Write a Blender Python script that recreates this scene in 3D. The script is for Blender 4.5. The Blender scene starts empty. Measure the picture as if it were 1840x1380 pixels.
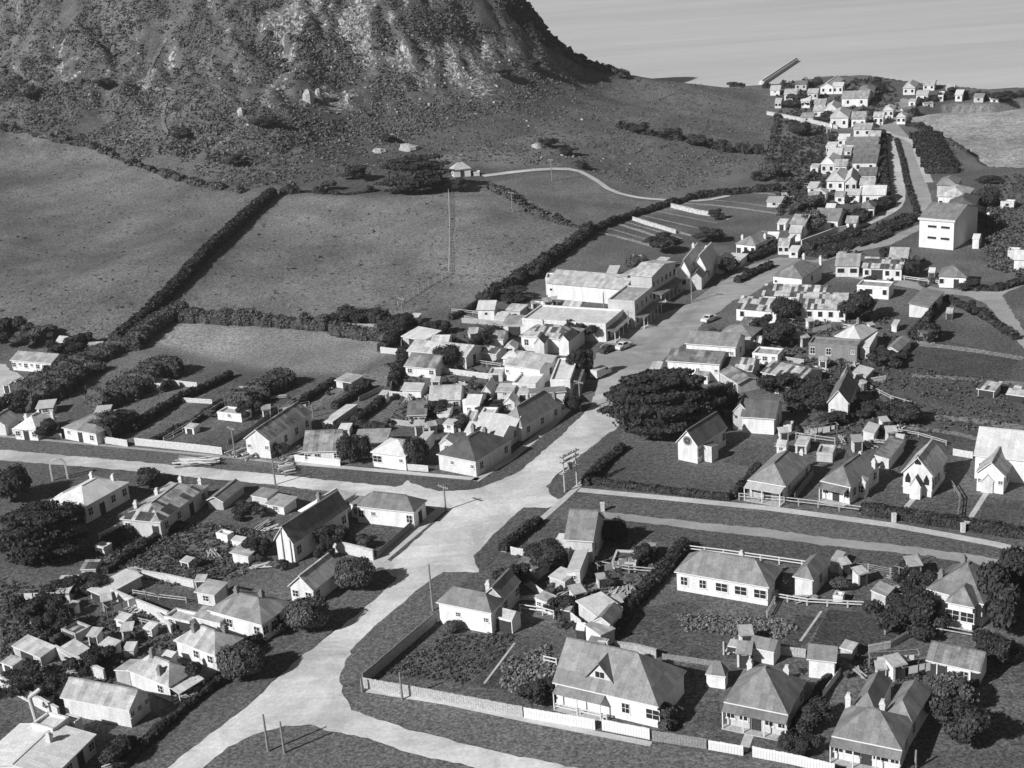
import bpy, math, random
import numpy as np
from mathutils import Vector, Matrix
R = math.radians
SC = bpy.context.scene
COL = SC.collection

# ------------------------------------------------------------------ camera
# photograph geometry: 1840 x 1380, aerial camera 93 m above the town, tilted down, rolled 4 degrees
F_, YH, ROLL, CAMZ = 2528.0, -200.0, R(4.0), 93.0
PITCH = math.atan((690 - YH) / F_)
FW = np.array([0, math.cos(PITCH), -math.sin(PITCH)])
_r0 = np.array([1.0, 0, 0]); _u0 = np.array([0, math.sin(PITCH), math.cos(PITCH)])
RT = math.cos(ROLL) * _r0 - math.sin(ROLL) * _u0
UP = math.cos(ROLL) * _u0 + math.sin(ROLL) * _r0
cam_d = bpy.data.cameras.new('camera'); cam = bpy.data.objects.new('camera', cam_d); COL.objects.link(cam)
m = Matrix.Identity(4)
for i in range(3):
    m[i][0], m[i][1], m[i][2] = RT[i], UP[i], -FW[i]
m[2][3] = CAMZ
cam.matrix_world = m
cam_d.sensor_width = 36; cam_d.lens = 36 * F_ / 1840
cam_d.clip_start = 1; cam_d.clip_end = 60000
SC.camera = cam

# ------------------------------------------------------------------ world, sun, exposure
SUN_EL, SUN_AZ = R(33), R(236)          # sun stands behind the camera, to the left
w = bpy.data.worlds.new('World'); SC.world = w; w.use_nodes = True
nt = w.node_tree; nt.nodes.clear()
sky = nt.nodes.new('ShaderNodeTexSky'); sky.sky_type = 'NISHITA'; sky.sun_disc = False
sky.air_density = .55; sky.dust_density = .3; sky.sun_elevation = SUN_EL; sky.sun_rotation = SUN_AZ
bw = nt.nodes.new('ShaderNodeRGBToBW'); bg = nt.nodes.new('ShaderNodeBackground'); wo = nt.nodes.new('ShaderNodeOutputWorld')
nt.links.new(sky.outputs[0], bw.inputs[0]); nt.links.new(bw.outputs[0], bg.inputs[0]); nt.links.new(bg.outputs[0], wo.inputs[0])
bg.inputs[1].default_value = 0.05
sd = bpy.data.lights.new('sun', 'SUN'); sd.energy = 4.6; sd.angle = R(0.5); sd.color = (1, 1, 1)
so = bpy.data.objects.new('sun', sd); COL.objects.link(so)
_sd = Vector((math.sin(SUN_AZ) * math.cos(SUN_EL), math.cos(SUN_AZ) * math.cos(SUN_EL), math.sin(SUN_EL)))
so.rotation_euler = _sd.to_track_quat('Z', 'Y').to_euler()
so.location = (0, 0, 200)
SC.view_settings.view_transform = 'Standard'; SC.view_settings.look = 'None'
SC.view_settings.exposure = 0.26; SC.view_settings.gamma = 1.0
SC.cycles.max_bounces = 4; SC.cycles.diffuse_bounces = 2; SC.cycles.glossy_bounces = 2

rng = np.random.default_rng(7); random.seed(7)

# ------------------------------------------------------------------ materials (all greyscale: the photograph is black and white)
def _new(name):
    mt = bpy.data.materials.new(name); mt.use_nodes = True
    n = mt.node_tree; n.nodes.clear()
    o = n.nodes.new('ShaderNodeOutputMaterial'); b = n.nodes.new('ShaderNodeBsdfPrincipled')
    n.links.new(b.outputs[0], o.inputs[0]); b.inputs['Specular IOR Level'].default_value = 0.15
    return mt, n, b
def _v(n, op, a, b=None, clamp=False):
    q = n.nodes.new('ShaderNodeMath'); q.operation = op; q.use_clamp = clamp
    for i, s in enumerate((a, b)):
        if s is None: continue
        if isinstance(s, (int, float)): q.inputs[i].default_value = s
        else: n.links.new(s, q.inputs[i])
    return q.outputs[0]
def _noise(n, scale, detail=3, vec=None, rough=.6, dist=0):
    q = n.nodes.new('ShaderNodeTexNoise'); q.inputs['Scale'].default_value = scale; q.inputs['Detail'].default_value = detail
    q.inputs['Roughness'].default_value = rough; q.inputs['Distortion'].default_value = dist
    if vec is not None: n.links.new(vec, q.inputs['Vector'])
    return q.outputs['Fac']
def _map(n, x, a, b, c, d):
    q = n.nodes.new('ShaderNodeMapRange'); n.links.new(x, q.inputs[0])
    for i, s in enumerate((a, b, c, d)): q.inputs[i + 1].default_value = s
    return q.outputs[0]
def _co(n, kind='Object'):
    return n.nodes.new('ShaderNodeTexCoord').outputs[kind]
def _geo(n): return n.nodes.new('ShaderNodeNewGeometry').outputs['Position']
def _scale(n, vec, s):
    q = n.nodes.new('ShaderNodeVectorMath'); q.operation = 'MULTIPLY'; n.links.new(vec, q.inputs[0]); q.inputs[1].default_value = s
    return q.outputs[0]
def _bump(n, b, h, strength=.5, dist=.1):
    q = n.nodes.new('ShaderNodeBump'); q.inputs['Strength'].default_value = strength; q.inputs['Distance'].default_value = dist
    n.links.new(h, q.inputs['Height']); n.links.new(q.outputs[0], b.inputs['Normal'])
def _out(n, b, val, rough=.85):
    n.links.new(val, b.inputs['Base Color']); b.inputs['Roughness'].default_value = rough
def _rand(n): return n.nodes.new('ShaderNodeObjectInfo').outputs['Random']

def mat_wall(name, v):
    mt, n, b = _new(name); p = _co(n)
    s = n.nodes.new('ShaderNodeSeparateXYZ'); n.links.new(p, s.inputs[0])
    board = _map(n, _v(n, 'FRACT', _v(n, 'MULTIPLY', s.outputs[2], 3.4)), 0, .3, .84, 1.0)
    st = _map(n, _noise(n, 1.0, 4, _scale(n, p, (1.2, 1.2, .35))), .38, .72, 1.0, .76)
    fine = _map(n, _noise(n, 6, 4, p, .7), .34, .66, .84, 1.1)
    r = _map(n, _rand(n), 0, 1, .82, 1.06)
    x = _v(n, 'MULTIPLY', _v(n, 'MULTIPLY', board, st), _v(n, 'MULTIPLY', fine, r))
    _out(n, b, _v(n, 'MULTIPLY', x, v)); return mt
def mat_roof(name, v, patch=.25, sheet=.82, stripe=.12, rust=0):
    """corrugated iron: sheets of slightly different age, seams, rust blotches"""
    mt, n, b = _new(name); uv = _co(n, 'UV')
    sep = n.nodes.new('ShaderNodeSeparateXYZ'); n.links.new(uv, sep.inputs[0])
    cu = _v(n, 'FLOOR', _v(n, 'DIVIDE', sep.outputs[0], sheet)); cv = _v(n, 'FLOOR', _v(n, 'DIVIDE', sep.outputs[1], 1.9))
    cb = n.nodes.new('ShaderNodeCombineXYZ'); n.links.new(cu, cb.inputs[0]); n.links.new(cv, cb.inputs[1]); n.links.new(_v(n, 'MULTIPLY', _rand(n), 50), cb.inputs[2])
    wn = n.nodes.new('ShaderNodeTexWhiteNoise'); n.links.new(cb.outputs[0], wn.inputs[0])
    sh = _map(n, wn.outputs['Value'], 0, 1, 1 - patch, 1.08)
    if rust: sh = _v(n, 'MULTIPLY', sh, _map(n, wn.outputs['Value'], rust - .02, rust, .3, 1.0))
    seam = _map(n, _v(n, 'FRACT', _v(n, 'DIVIDE', sep.outputs[0], sheet)), 0, .16, 1 - stripe, 1.0)
    blot = _map(n, _noise(n, .7, 4, _co(n), .7), .42, .68, 1.0, 1 - patch * 1.1)
    fine = _map(n, _noise(n, 4, 4, _co(n), .7), .34, .66, .82, 1.14)
    r = _map(n, _rand(n), 0, 1, .7, 1.1)
    x = _v(n, 'MULTIPLY', _v(n, 'MULTIPLY', sh, seam), _v(n, 'MULTIPLY', _v(n, 'MULTIPLY', blot, fine), r))
    _out(n, b, _v(n, 'MULTIPLY', x, v), .6)
    wv = n.nodes.new('ShaderNodeTexWave'); wv.inputs['Scale'].default_value = 3.2; n.links.new(uv, wv.inputs[0])
    _bump(n, b, wv.outputs['Fac'], .25, .03); return mt
def mat_plain(name, v, var=.2, sc=3.0, rough=.85):
    mt, n, b = _new(name); p = _co(n)
    x = _map(n, _noise(n, sc, 4, p), .3, .7, 1 - var, 1 + var)
    _out(n, b, _v(n, 'MULTIPLY', x, v), rough); return mt
def mat_leaf(name, v):
    mt, n, b = _new(name)
    at = n.nodes.new('ShaderNodeAttribute'); at.attribute_name = 'leaf'
    x = _map(n, _noise(n, .9, 3, _geo(n)), .32, .7, .55, 1.5)
    y = _map(n, at.outputs['Fac'], 0, 1, .6, 1.5)
    _out(n, b, _v(n, 'MULTIPLY', _v(n, 'MULTIPLY', x, y), v), .8); return mt
def mat_ground(name, v=None, fine=.35, coarse=.3, sc=1.0, bump=.5, attr=False):
    mt, n, b = _new(name); p = _geo(n)
    c = _map(n, _noise(n, .045 * sc, 4, p), .3, .7, 1 - coarse, 1 + coarse)
    c2 = _map(n, _noise(n, .35 * sc, 4, p), .3, .7, 1 - coarse * .7, 1 + coarse * .7)
    nf = _noise(n, 2.6 * sc, 5, p, .75)
    f = _map(n, nf, .34, .66, 1 - fine, 1 + fine)
    g2 = _map(n, _noise(n, 1.3 * sc, 3, p, .6), .36, .64, .72, 1.28)
    x = _v(n, 'MULTIPLY', _v(n, 'MULTIPLY', _v(n, 'MULTIPLY', c, c2), g2), f)
    if attr:
        at = n.nodes.new('ShaderNodeAttribute'); at.attribute_name = 'tone'
        base = at.outputs['Fac']
        rk = n.nodes.new('ShaderNodeAttribute'); rk.attribute_name = 'rock'
        rf = _map(n, _v(n, 'ADD', rk.outputs['Fac'], _v(n, 'MULTIPLY', _v(n, 'SUBTRACT', _noise(n, .32, 6, _scale(n, p, (1, 1, .4)), .75), .5), 2.2)), .42, .66, 0, 1)
        rockv = _map(n, _noise(n, .8, 5, _scale(n, p, (1, 1, .35)), .75), .36, .64, .08, .58)
        for sc_, lo_ in (((.3, .3, .07), .06), ((.75, .75, .2), .07)):
            q = _noise(n, 1.0, 3, _scale(n, p, sc_), .6, .6); q = _v(n, 'ABSOLUTE', _v(n, 'SUBTRACT', q, .5)); rockv = _v(n, 'MULTIPLY', rockv, _map(n, q, .0, lo_, .22, 1.05))
        g = _v(n, 'MULTIPLY', x, base)
        mx = n.nodes.new('ShaderNodeMix'); n.links.new(rf, mx.inputs[0]); n.links.new(g, mx.inputs[2]); n.links.new(rockv, mx.inputs[3])
        _out(n, b, mx.outputs[0], .95)
    else:
        _out(n, b, _v(n, 'MULTIPLY', x, v), .95)
    _bump(n, b, nf, bump, .35); return mt
M = {}
M['wW'] = mat_wall('white_weatherboard', .86); M['wL'] = mat_wall('pale_weatherboard', .6); M['wG'] = mat_wall('grey_weatherboard', .33); M['wD'] = mat_wall('dark_weatherboard', .16)
M['rW'] = mat_roof('white_painted_iron', .72, .12); M['rL'] = mat_roof('pale_iron', .60, .3); M['rM'] = mat_roof('grey_iron', .29, .25)
M['rD'] = mat_roof('dark_painted_iron', .15, .22); M['rP'] = mat_roof('patched_rusty_iron', .62, .5, .7, .3, rust=.42); M['rS'] = mat_roof('streaked_iron', .42, .5, .9, .35)
M['glass'] = mat_plain('window_glass', .03, .2, 3, .15); M['frame'] = mat_plain('white_trim', .7, .05)
M['dark'] = mat_plain('dark_timber', .05, .3); M['brick'] = mat_plain('chimney_brick', .22, .35, 6); M['pale'] = mat_plain('limewashed_masonry', .6, .2, 3)
M['timber'] = mat_plain('weathered_timber', .42, .35, 4); M['grey'] = mat_plain('grey_timber', .25, .35, 4); M['stone'] = mat_plain('pale_stone', .5, .35, 1.5)
M['leafD'] = mat_leaf('dark_foliage', .045); M['leafM'] = mat_leaf('green_foliage', .09); M['leafL'] = mat_leaf('pale_foliage', .17); M['leafH'] = mat_leaf('hill_scrub_foliage', .125)
M['bark'] = mat_plain('bark', .08, .3, 3)
M['terrain'] = mat_ground('terrain_turf', attr=True, fine=.42, coarse=.14)
M['rock'] = mat_ground('pale_rock', .42, .3, .2, 1.5, .8)
M['car'] = mat_plain('car_paint', .6, .05, 2, .3); M['carD'] = mat_plain('dark_car_paint', .06, .1, 2, .3); M['tyre'] = mat_plain('tyre_rubber', .02, .1)
def gm(v, fine=.5, coarse=.16, sc=1.0, bump=.4):
    k = 'g%s_%s_%s_%s' % (v, fine, coarse, sc)
    if k not in M: M[k] = mat_ground('ground_%s' % str(v).replace('.', ''), v * 1.75, fine, coarse, sc, bump)
    return M[k]

def mat_road(name, v, coarse=.12, far=1.0):
    mt, n, b = _new(name); p = _geo(n)
    c = _map(n, _noise(n, .09, 5, p, .65, .6), .35, .68, 1 - coarse * 1.6, 1 + coarse)
    f = _map(n, _noise(n, 1.8, 5, p, .75), .34, .66, .84, 1.14)
    # wheel tracks running along the street
    q = n.nodes.new('ShaderNodeMapping'); q.inputs['Rotation'].default_value = (0, 0, R(-42)); q.inputs['Scale'].default_value = (.03, .55, 1)
    n.links.new(p, q.inputs[0])
    t = _map(n, _noise(n, 1.0, 4, q.outputs[0], .6), .35, .65, .9, 1.06)
    sp = n.nodes.new('ShaderNodeSeparateXYZ'); n.links.new(p, sp.inputs[0])
    sealed = _map(n, _v(n, 'ADD', sp.outputs[1], _v(n, 'MULTIPLY', _noise(n, .12, 4, p), 26)), 235, 290, 1.0, far)   # the upper street is sealed and greyer
    _out(n, b, _v(n, 'MULTIPLY', _v(n, 'MULTIPLY', _v(n, 'MULTIPLY', _v(n, 'MULTIPLY', c, f), t), v), sealed), .9); return mt
M['road'] = mat_road('gravel_road', .68, .2, .52); M['road1'] = mat_road('worn_street', .34, .2); M['road2'] = mat_road('sealed_road', .36); M['path'] = mat_road('pale_path', .56)
def mat_water():
    mt, n, b = _new('sea_water'); p = _geo(n)
    q = n.nodes.new('ShaderNodeMapping'); q.inputs['Rotation'].default_value = (0, 0, R(4)); q.inputs['Scale'].default_value = (.0016, .012, 1); n.links.new(p, q.inputs[0])
    x = _map(n, _noise(n, 1, 5, q.outputs[0], .6, .4), .35, .7, 1.06, .84)
    q2 = n.nodes.new('ShaderNodeMapping'); q2.inputs['Scale'].default_value = (.03, .22, 1); n.links.new(p, q2.inputs[0])
    y = _map(n, _noise(n, 1, 4, q2.outputs[0], .7), .3, .7, .93, 1.06)
    _out(n, b, _v(n, 'MULTIPLY', _v(n, 'MULTIPLY', x, y), .58), .55)
    b.inputs['Specular IOR Level'].default_value = .3
    _bump(n, b, _noise(n, .35, 4, p), .25, .4); return mt
M['sea'] = mat_water()

# ------------------------------------------------------------------ helpers
def link(name, me, parent=None, mats=None):
    o = bpy.data.objects.new(name, me); COL.objects.link(o)
    if parent is not None: o.parent = parent
    if mats:
        for x in mats: me.materials.append(M[x] if isinstance(x, str) else x)
    return o
def tag(o, label=None, cat=None, group=None, kind=None):
    if label: o['label'] = label
    if cat: o['category'] = cat
    if group: o['group'] = group
    if kind: o['kind'] = kind
    return o
def empty(name, loc, rz=0):
    o = bpy.data.objects.new(name, None); COL.objects.link(o); o.location = loc; o.rotation_euler = (0, 0, rz); o.empty_display_size = .5
    return o
class MB:
    def __init__(s): s.v = []; s.f = []; s.m = []; s.uv = []
    def quad(s, pts, mi=0, uv=None):
        k = len(s.v); s.v += [tuple(p) for p in pts]; s.f.append(tuple(range(k, k + len(pts)))); s.m.append(mi)
        s.uv += (uv if uv else [(p[0], p[1]) for p in pts])
    def box(s, x0, y0, z0, x1, y1, z1, mi=0):
        P = [(x0, y0, z0), (x1, y0, z0), (x1, y1, z0), (x0, y1, z0), (x0, y0, z1), (x1, y0, z1), (x1, y1, z1), (x0, y1, z1)]
        for f in ((0, 3, 2, 1), (4, 5, 6, 7), (0, 1, 5, 4), (1, 2, 6, 5), (2, 3, 7, 6), (3, 0, 4, 7)): s.quad([P[i] for i in f], mi)
    def beam(s, a, b, w, h, mi=0):
        a = Vector(a); b = Vector(b); d = (b - a)
        if d.length < 1e-6: return
        d.normalize(); side = d.cross(Vector((0, 0, 1)))
        if side.length < 1e-3: side = Vector((1, 0, 0))
        side.normalize(); up = side.cross(d); P = []
        for q in (a, b):
            for sx, sz in ((-1, -1), (1, -1), (1, 1), (-1, 1)): P.append(q + side * (w / 2 * sx) + up * (h / 2 * sz))
        for f in ((0, 3, 2, 1), (4, 5, 6, 7), (0, 1, 5, 4), (1, 2, 6, 5), (2, 3, 7, 6), (3, 0, 4, 7)): s.quad([P[i] for i in f], mi)
    def tube(s, a, b, r0, r1, n=8, mi=0):
        a = Vector(a); b = Vector(b); d = (b - a).normalized(); x = d.orthogonal().normalized(); y = d.cross(x)
        c = [[q + (x * math.cos(6.2832 * i / n) + y * math.sin(6.2832 * i / n)) * r for i in range(n)] for q, r in ((a, r0), (b, r1))]
        for i in range(n): j = (i + 1) % n; s.quad([c[0][i], c[0][j], c[1][j], c[1][i]], mi)
        s.quad(c[1], mi); s.quad(c[0][::-1], mi)
    def slab(s, top, t, mi=0, uv=None, em=0):
        """a roof plane of thickness t from its top polygon"""
        s.quad(top, mi, uv); lo = [(p[0], p[1], p[2] - t) for p in top]; s.quad(lo[::-1], mi)
        for i in range(len(top)): j = (i + 1) % len(top); s.quad([top[i], lo[i], lo[j], top[j]], em)
    def mesh(s, name):
        me = bpy.data.meshes.new(name); me.from_pydata(s.v, [], s.f)
        me.polygons.foreach_set('material_index', s.m)
        l = me.uv_layers.new(name='UVMap'); l.data.foreach_set('uv', np.array(s.uv, dtype=np.float32).ravel())
        return me
    def build(s, name, mats, parent=None):
        return link(name, s.mesh(name), parent, mats)

# ------------------------------------------------------------------ terrain height
def raydir(px, py): return FW * F_ + RT * (px - 920) - UP * (py - 690)
def PZ(px, py, Z): return np.array([0, 0, CAMZ]) + raydir(px, py) / F_ * Z        # point of depth Z seen in direction px,py
def onplane(px, py, z=0.0):
    d = raydir(px, py); t = (z - CAMZ) / d[2]; return np.array([0, 0, CAMZ]) + d * t
GX0, GX1, GY0, GY1, GS = -440., 620., 90., 1000., 1.6
nx = int((GX1 - GX0) / GS) + 1; ny = int((GY1 - GY0) / GS) + 1
gx = GX0 + np.arange(nx) * GS; gy = GY0 + np.arange(ny) * GS
XX, YY = np.meshgrid(gx, gy)
def vnoise(x, y, seed=0):
    r = np.random.default_rng(seed).random((256, 256)); xi = np.floor(x).astype(int); yi = np.floor(y).astype(int)
    fx = x - xi; fy = y - yi; fx = fx * fx * (3 - 2 * fx); fy = fy * fy * (3 - 2 * fy)
    a = r[yi % 256, xi % 256]; b = r[yi % 256, (xi + 1) % 256]; c = r[(yi + 1) % 256, xi % 256]; d = r[(yi + 1) % 256, (xi + 1) % 256]
    return (a * (1 - fx) + b * fx) * (1 - fy) + (c * (1 - fx) + d * fx) * fy
def fbm(x, y, oct=5, seed=0, g=.5):
    s = 0; a = 1; t = 0
    for i in range(oct): s = s + a * vnoise(x * 2 ** i + 17.3 * i, y * 2 ** i + 5.1 * i, seed + i); t += a; a *= g
    return s / t
cp = []
for px, py, z in [(0,1380,-9),(500,1380,-9),(900,1380,-9),(1400,1380,-9),(1840,1380,-9),(-200,1100,-8),(0,1100,-8),(450,1100,-9),(900,1100,-9),(1400,1100,-9),(1840,1100,-9),
                  (0,850,-5),(450,850,-6),(900,850,-8),(1400,850,-9),(1900,850,-9),(-200,700,-1),(0,700,-1.2),(200,700,-1.5),(450,690,-1.5),(700,690,-3),(900,640,-3),(1100,620,-5),(1400,640,-9),(1800,640,-9),
                  (0,640,.5),(200,625,.6),(480,650,-.3),(700,605,-.3),(900,520,.2),(330,560,3.2),(600,570,1.2),(1000,470,.3),(1200,430,-1.5),(1400,470,-6),(1600,470,-9),(1800,470,-9),
                  (1150,350,1.2),(1300,350,-.8),(1450,300,-4),(1600,300,-8),(1500,220,-4),(1450,180,-3),(1700,160,-8),(1550,150,-6),(1400,235,-.3)]:
    q = onplane(px, py, max(z, 0)); cp.append((q[0], q[1], z))
for px, py, Z in [(-150,450,395),(0,450,389),(200,450,385),(0,225,505),(250,290,462),(0,100,579),(0,0,611),(-150,0,615),(-150,225,515),(250,450,372),(250,180,505),(250,80,540),(250,0,556),
                  (640,450,374),(640,350,420),(640,250,474),(640,150,512),(640,80,528),(640,0,540),(450,350,418),(450,200,478),(450,100,520),(450,0,548),(800,480,358),
                  (900,420,378),(900,340,423),(900,250,472),(900,150,530),(900,80,552),(900,0,567),(780,0,548),(780,80,535),(1050,300,452),(1050,220,508),(1130,300,458),(1130,200,536),(1130,133,608),
                  (1000,120,570),(1300,250,500),(1300,170,594),(1240,145,626),(1370,155,655),(985,60,592),(940,0,588),(1060,110,603),(940,-80,592),(900,-200,590),(640,-130,562),(250,-130,585),(0,-130,640),(-150,-130,640)]:
    q = PZ(px, py, Z); cp.append((q[0], q[1], q[2]))
for px, py, Z, z in [(940,0,650,5),(985,60,650,0),(1060,110,660,-4),(1130,133,670,-6),(1240,145,690,-6),(900,-200,650,10),(640,-130,610,95),(640,-130,660,20),(250,-130,640,110),(250,-130,690,40),(0,-130,720,60),(-200,-130,720,60),(1400,140,720,-6)]:  # hidden back of the hill, lowered so that its shadow stays short
    q = PZ(px, py, Z); cp.append((q[0], q[1], z))
cp = np.array(cp)
def K(r): return np.sqrt(r * r + 20.0 ** 2)
D = np.hypot(cp[:, None, 0] - cp[None, :, 0], cp[:, None, 1] - cp[None, :, 1])
A = np.zeros((len(cp) + 3, len(cp) + 3)); A[:len(cp), :len(cp)] = K(D) - np.eye(len(cp)) * .5
A[:len(cp), -3:] = np.c_[np.ones(len(cp)), cp[:, :2] / 100]; A[-3:, :len(cp)] = A[:len(cp), -3:].T
sol = np.linalg.solve(A, np.r_[cp[:, 2], 0, 0, 0])
HH = sol[-3] + sol[-2] * XX / 100 + sol[-1] * YY / 100
for i in range(len(cp)): HH = HH + sol[i] * K(np.hypot(XX - cp[i, 0], YY - cp[i, 1]))
H0 = np.clip(HH, 0, 150)
H0 = np.where(H0 < 2, H0 * H0 / 4 + H0 * 0, H0 - 1.0)                 # ease out of the flat
steep = np.clip((H0 - 14) / 14, 0, 1)
n1 = fbm(XX / 26, YY / 26, 5, 3) - .5; n2 = fbm(XX / 7, YY / 7, 4, 9) - .5
rib = 1 - np.abs(2 * fbm((XX * .8 + YY * .6) / 17 + n1 * 1.3, (YY * .8 - XX * .6) / 60, 4, 21) - 1)
rib2 = 1 - np.abs(2 * fbm((XX * .92 + YY * .4) / 8 + n1 * 1.5, (YY * .9 - XX * .4) / 40, 3, 33) - 1)
H1 = H0 + np.clip((H0 - 16) / 16, 0, 1) * (rib2 - .6) * 5 + steep * (n1 * 8 + n2 * 3.2) + np.clip((H0 - 24) / 22, 0, 1) * (rib - .6) * 9 + np.clip(H0 / 6, 0, 1) * (n1 * 2.2 + n2 * .5) * (1 - steep) * .6
H1 = np.where(H0 < .02, 0, np.maximum(H1, 0))
def proj(x, y, z):
    vx = np.asarray(x); vy = np.asarray(y); vz = np.asarray(z) - CAMZ
    dz = vx * FW[0] + vy * FW[1] + vz * FW[2]
    return 920 + F_ * (vx * RT[0] + vy * RT[1] + vz * RT[2]) / dz, 690 - F_ * (vx * UP[0] + vy * UP[1] + vz * UP[2]) / dz
# crest trimmed; unseen ground behind it cut low to keep shadow off the sea
def carve(H):
    sx = np.array([700, 820, 905, 925, 940, 962, 985, 1020, 1060, 1095, 1130, 1240, 1370, 1400]); sy = np.array([-170, -110, -55, -30, 0, 32, 62, 92, 112, 124, 134, 146, 155, 400])
    for _ in range(60):
        px, py = proj(XX, YY, H); lim = np.interp(px, sx, sy, left=-9999, right=9999)
        bad = (px > 700) & (px < 1395) & (py < lim) & (H > .5) & (YY > 480)
        if not bad.any(): break
        H = np.where(bad, H * .93 - .25, H)
    return np.maximum(H, 0)
# coast: land polygon drawn on the town plane
def inpoly(x, y, P):
    c = np.zeros(x.shape, bool); n = len(P)
    for i in range(n):
        x0, y0 = P[i]; x1, y1 = P[(i + 1) % n]
        if y0 == y1: continue
        c ^= ((y0 > y) != (y1 > y)) & (x < (x1 - x0) * (y - y0) / (y1 - y0) + x0)
    return c
coast_px = [(1900,302),(1840,300),(1775,297),(1750,275),(1700,243),(1650,224),(1622,206),(1625,196),(1700,186),(1780,187),(1840,178),(1900,172),(1900,160),(1840,156),(1780,160),(1640,146),(1560,134),(1480,137),(1400,150)]
coast = [tuple(onplane(*p)[:2]) for p in coast_px] + [(112, 655), (88, 645), (58, 630), (20, 632), (-60, 665), (-600, 740), (-600, 0), (900, 0), (900, 330)]
mask = inpoly(XX, YY, coast).astype(float)
def blur(a, k):
    for ax in (0, 1):
        p = np.pad(a, [(k, k) if i == ax else (0, 0) for i in (0, 1)], mode='edge'); c = np.cumsum(p, axis=ax)
        c = np.insert(c, 0, 0, axis=ax); s = 2 * k + 1
        a = (np.take(c, range(s, c.shape[ax]), axis=ax) - np.take(c, range(0, c.shape[ax] - s), axis=ax)) / s
    return a
mk = blur(blur(mask, 1), 1)
SEA = -3.5
H1 = carve(H1); mq = np.clip(mk * 1.6, 0, 1); ZZ = H1 * mq - 9.0 * (1 - mq)
def T(x, y):
    x = np.asarray(x, float); y = np.asarray(y, float)
    fx = np.clip((x - GX0) / GS, 0, nx - 1.001); fy = np.clip((y - GY0) / GS, 0, ny - 1.001); i = fx.astype(int); j = fy.astype(int); fx = fx - i; fy = fy - j
    return (ZZ[j, i] * (1 - fx) + ZZ[j, i + 1] * fx) * (1 - fy) + (ZZ[j + 1, i] * (1 - fx) + ZZ[j + 1, i + 1] * fx) * fy
_Z = np.arange(125., 900., 1.0)
def G(px, py, h=0.0):
    """where the line of sight through photo point px,py meets the ground (raised by h)"""
    d = raydir(px, py) / F_; P = np.array([0, 0, CAMZ])[None] + d[None] * _Z[:, None]
    s = P[:, 2] - (T(P[:, 0], P[:, 1]) + h); k = np.argmax(s <= 0)
    if s[k] > 0 or k == 0: q = onplane(px, py, h); return q - np.array([0, 0, h]) 
    a, b = s[k - 1], s[k]; t = a / (a - b); q = P[k - 1] * (1 - t) + P[k] * t
    q[2] = float(T(q[0], q[1])); return q
def GV(px, py):
    px = np.asarray(px, float); out = np.zeros((len(px), 3))
    for i in range(0, len(px), 4000):
        d = (FW * F_)[None] + RT[None] * (px[i:i+4000, None] - 920) - UP[None] * (py[i:i+4000, None] - 690); d = d / F_
        P = np.array([0, 0, CAMZ])[None, None] + d[:, None, :] * _Z[None, ::2, None]
        s = P[..., 2] - T(P[..., 0], P[..., 1]); k = np.argmax(s <= 0, axis=1); k = np.maximum(k, 1); ar = np.arange(len(k))
        a = s[ar, k - 1]; b = s[ar, k]; t = (a / (a - b + 1e-9))[:, None]; q = P[ar, k - 1] * (1 - t) + P[ar, k] * t; q[:, 2] = T(q[:, 0], q[:, 1]); out[i:i+4000] = q
    return out
# ------------------------------------------------------------------ terrain sheet with ground cover tones
PX, PY = proj(XX, YY, ZZ)
tone = np.full(XX.shape, .075)
def paint(poly, v):
    tone[inpoly(PX, PY, poly)] = v
paint([(-400,-600),(940,-600),(985,60),(1130,125),(1370,150),(1400,200),(1385,290),(1310,360),(1040,410),(915,345),(680,350),(505,350),(440,350),(210,280),(0,222),(-400,222)], .065)   # scrub slopes
paint([(700,300),(930,250),(1130,140),(1370,158),(1395,200),(1385,290),(1300,350),(1180,360),(1040,305),(940,300)], .085)
paint([(-400,235),(0,225),(210,285),(440,345),(480,350),(210,610),(180,600),(-400,640)], .085)        # left paddock
paint([(505,352),(690,352),(810,345),(920,345),(1060,410),(920,510),(860,540),(720,575),(600,582),(335,565)], .105)  # middle paddock
paint([(820,340),(940,318),(1040,305),(1130,360),(1250,368),(1310,360),(1060,408),(920,345)], .10)
paint([(330,578),(560,590),(690,605),(700,625),(640,672),(520,668),(480,665),(260,615)], .15)          # small pale field
paint([(1600,560),(1840,600),(1840,800),(1450,800),(1400,700),(1500,640)], .055)                      # rough ground
paint([(1100,800),(1330,835),(1330,900),(1050,880)], .062)
paint([(1490,195),(1640,180),(1700,240),(1790,330),(1840,330),(1840,420),(1700,380),(1600,215)], .075)
paint([(1570,120),(1900,120),(1900,200),(1630,200),(1590,190)], .07)
rock = np.zeros(XX.shape)
for poly, v in [([(480,-300),(900,-300),(960,60),(980,120),(880,150),(840,150),(700,150),(640,120),(560,90),(470,20)], 1.0),
                ([(380,60),(480,40),(560,140),(640,150),(640,210),(480,200)], .62), ([(0,-100),(480,-100),(480,120),(350,170),(150,180),(0,120)], .42), ([(820,150),(960,130),(900,200),(820,200)], .4)]:
    rock[inpoly(PX, PY, poly)] = v
rz_ = np.maximum(H0, 0); U_ = (XX - .3 * rz_ + n1 * 16); V_ = rz_ + YY * .35
rk1 = fbm(U_ / 5, V_ / 17, 5, 61, .62); rk2 = fbm(XX / 26, V_ / 22, 3, 71)
rock = blur(rock, 4) * np.clip((H0 - 8) / 8, 0, 1)
rock = np.clip((rk1 * .66 + rk2 * .34 + rock * .16 - .62) / .13, 0, 1) * np.clip(rock * 2.5, 0, 1)
tone = tone * (1 + .35 * (fbm(XX / 12, YY / 12, 4, 88) - .5) * np.clip(H0 / 10, 0, 1) * 2)
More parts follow.
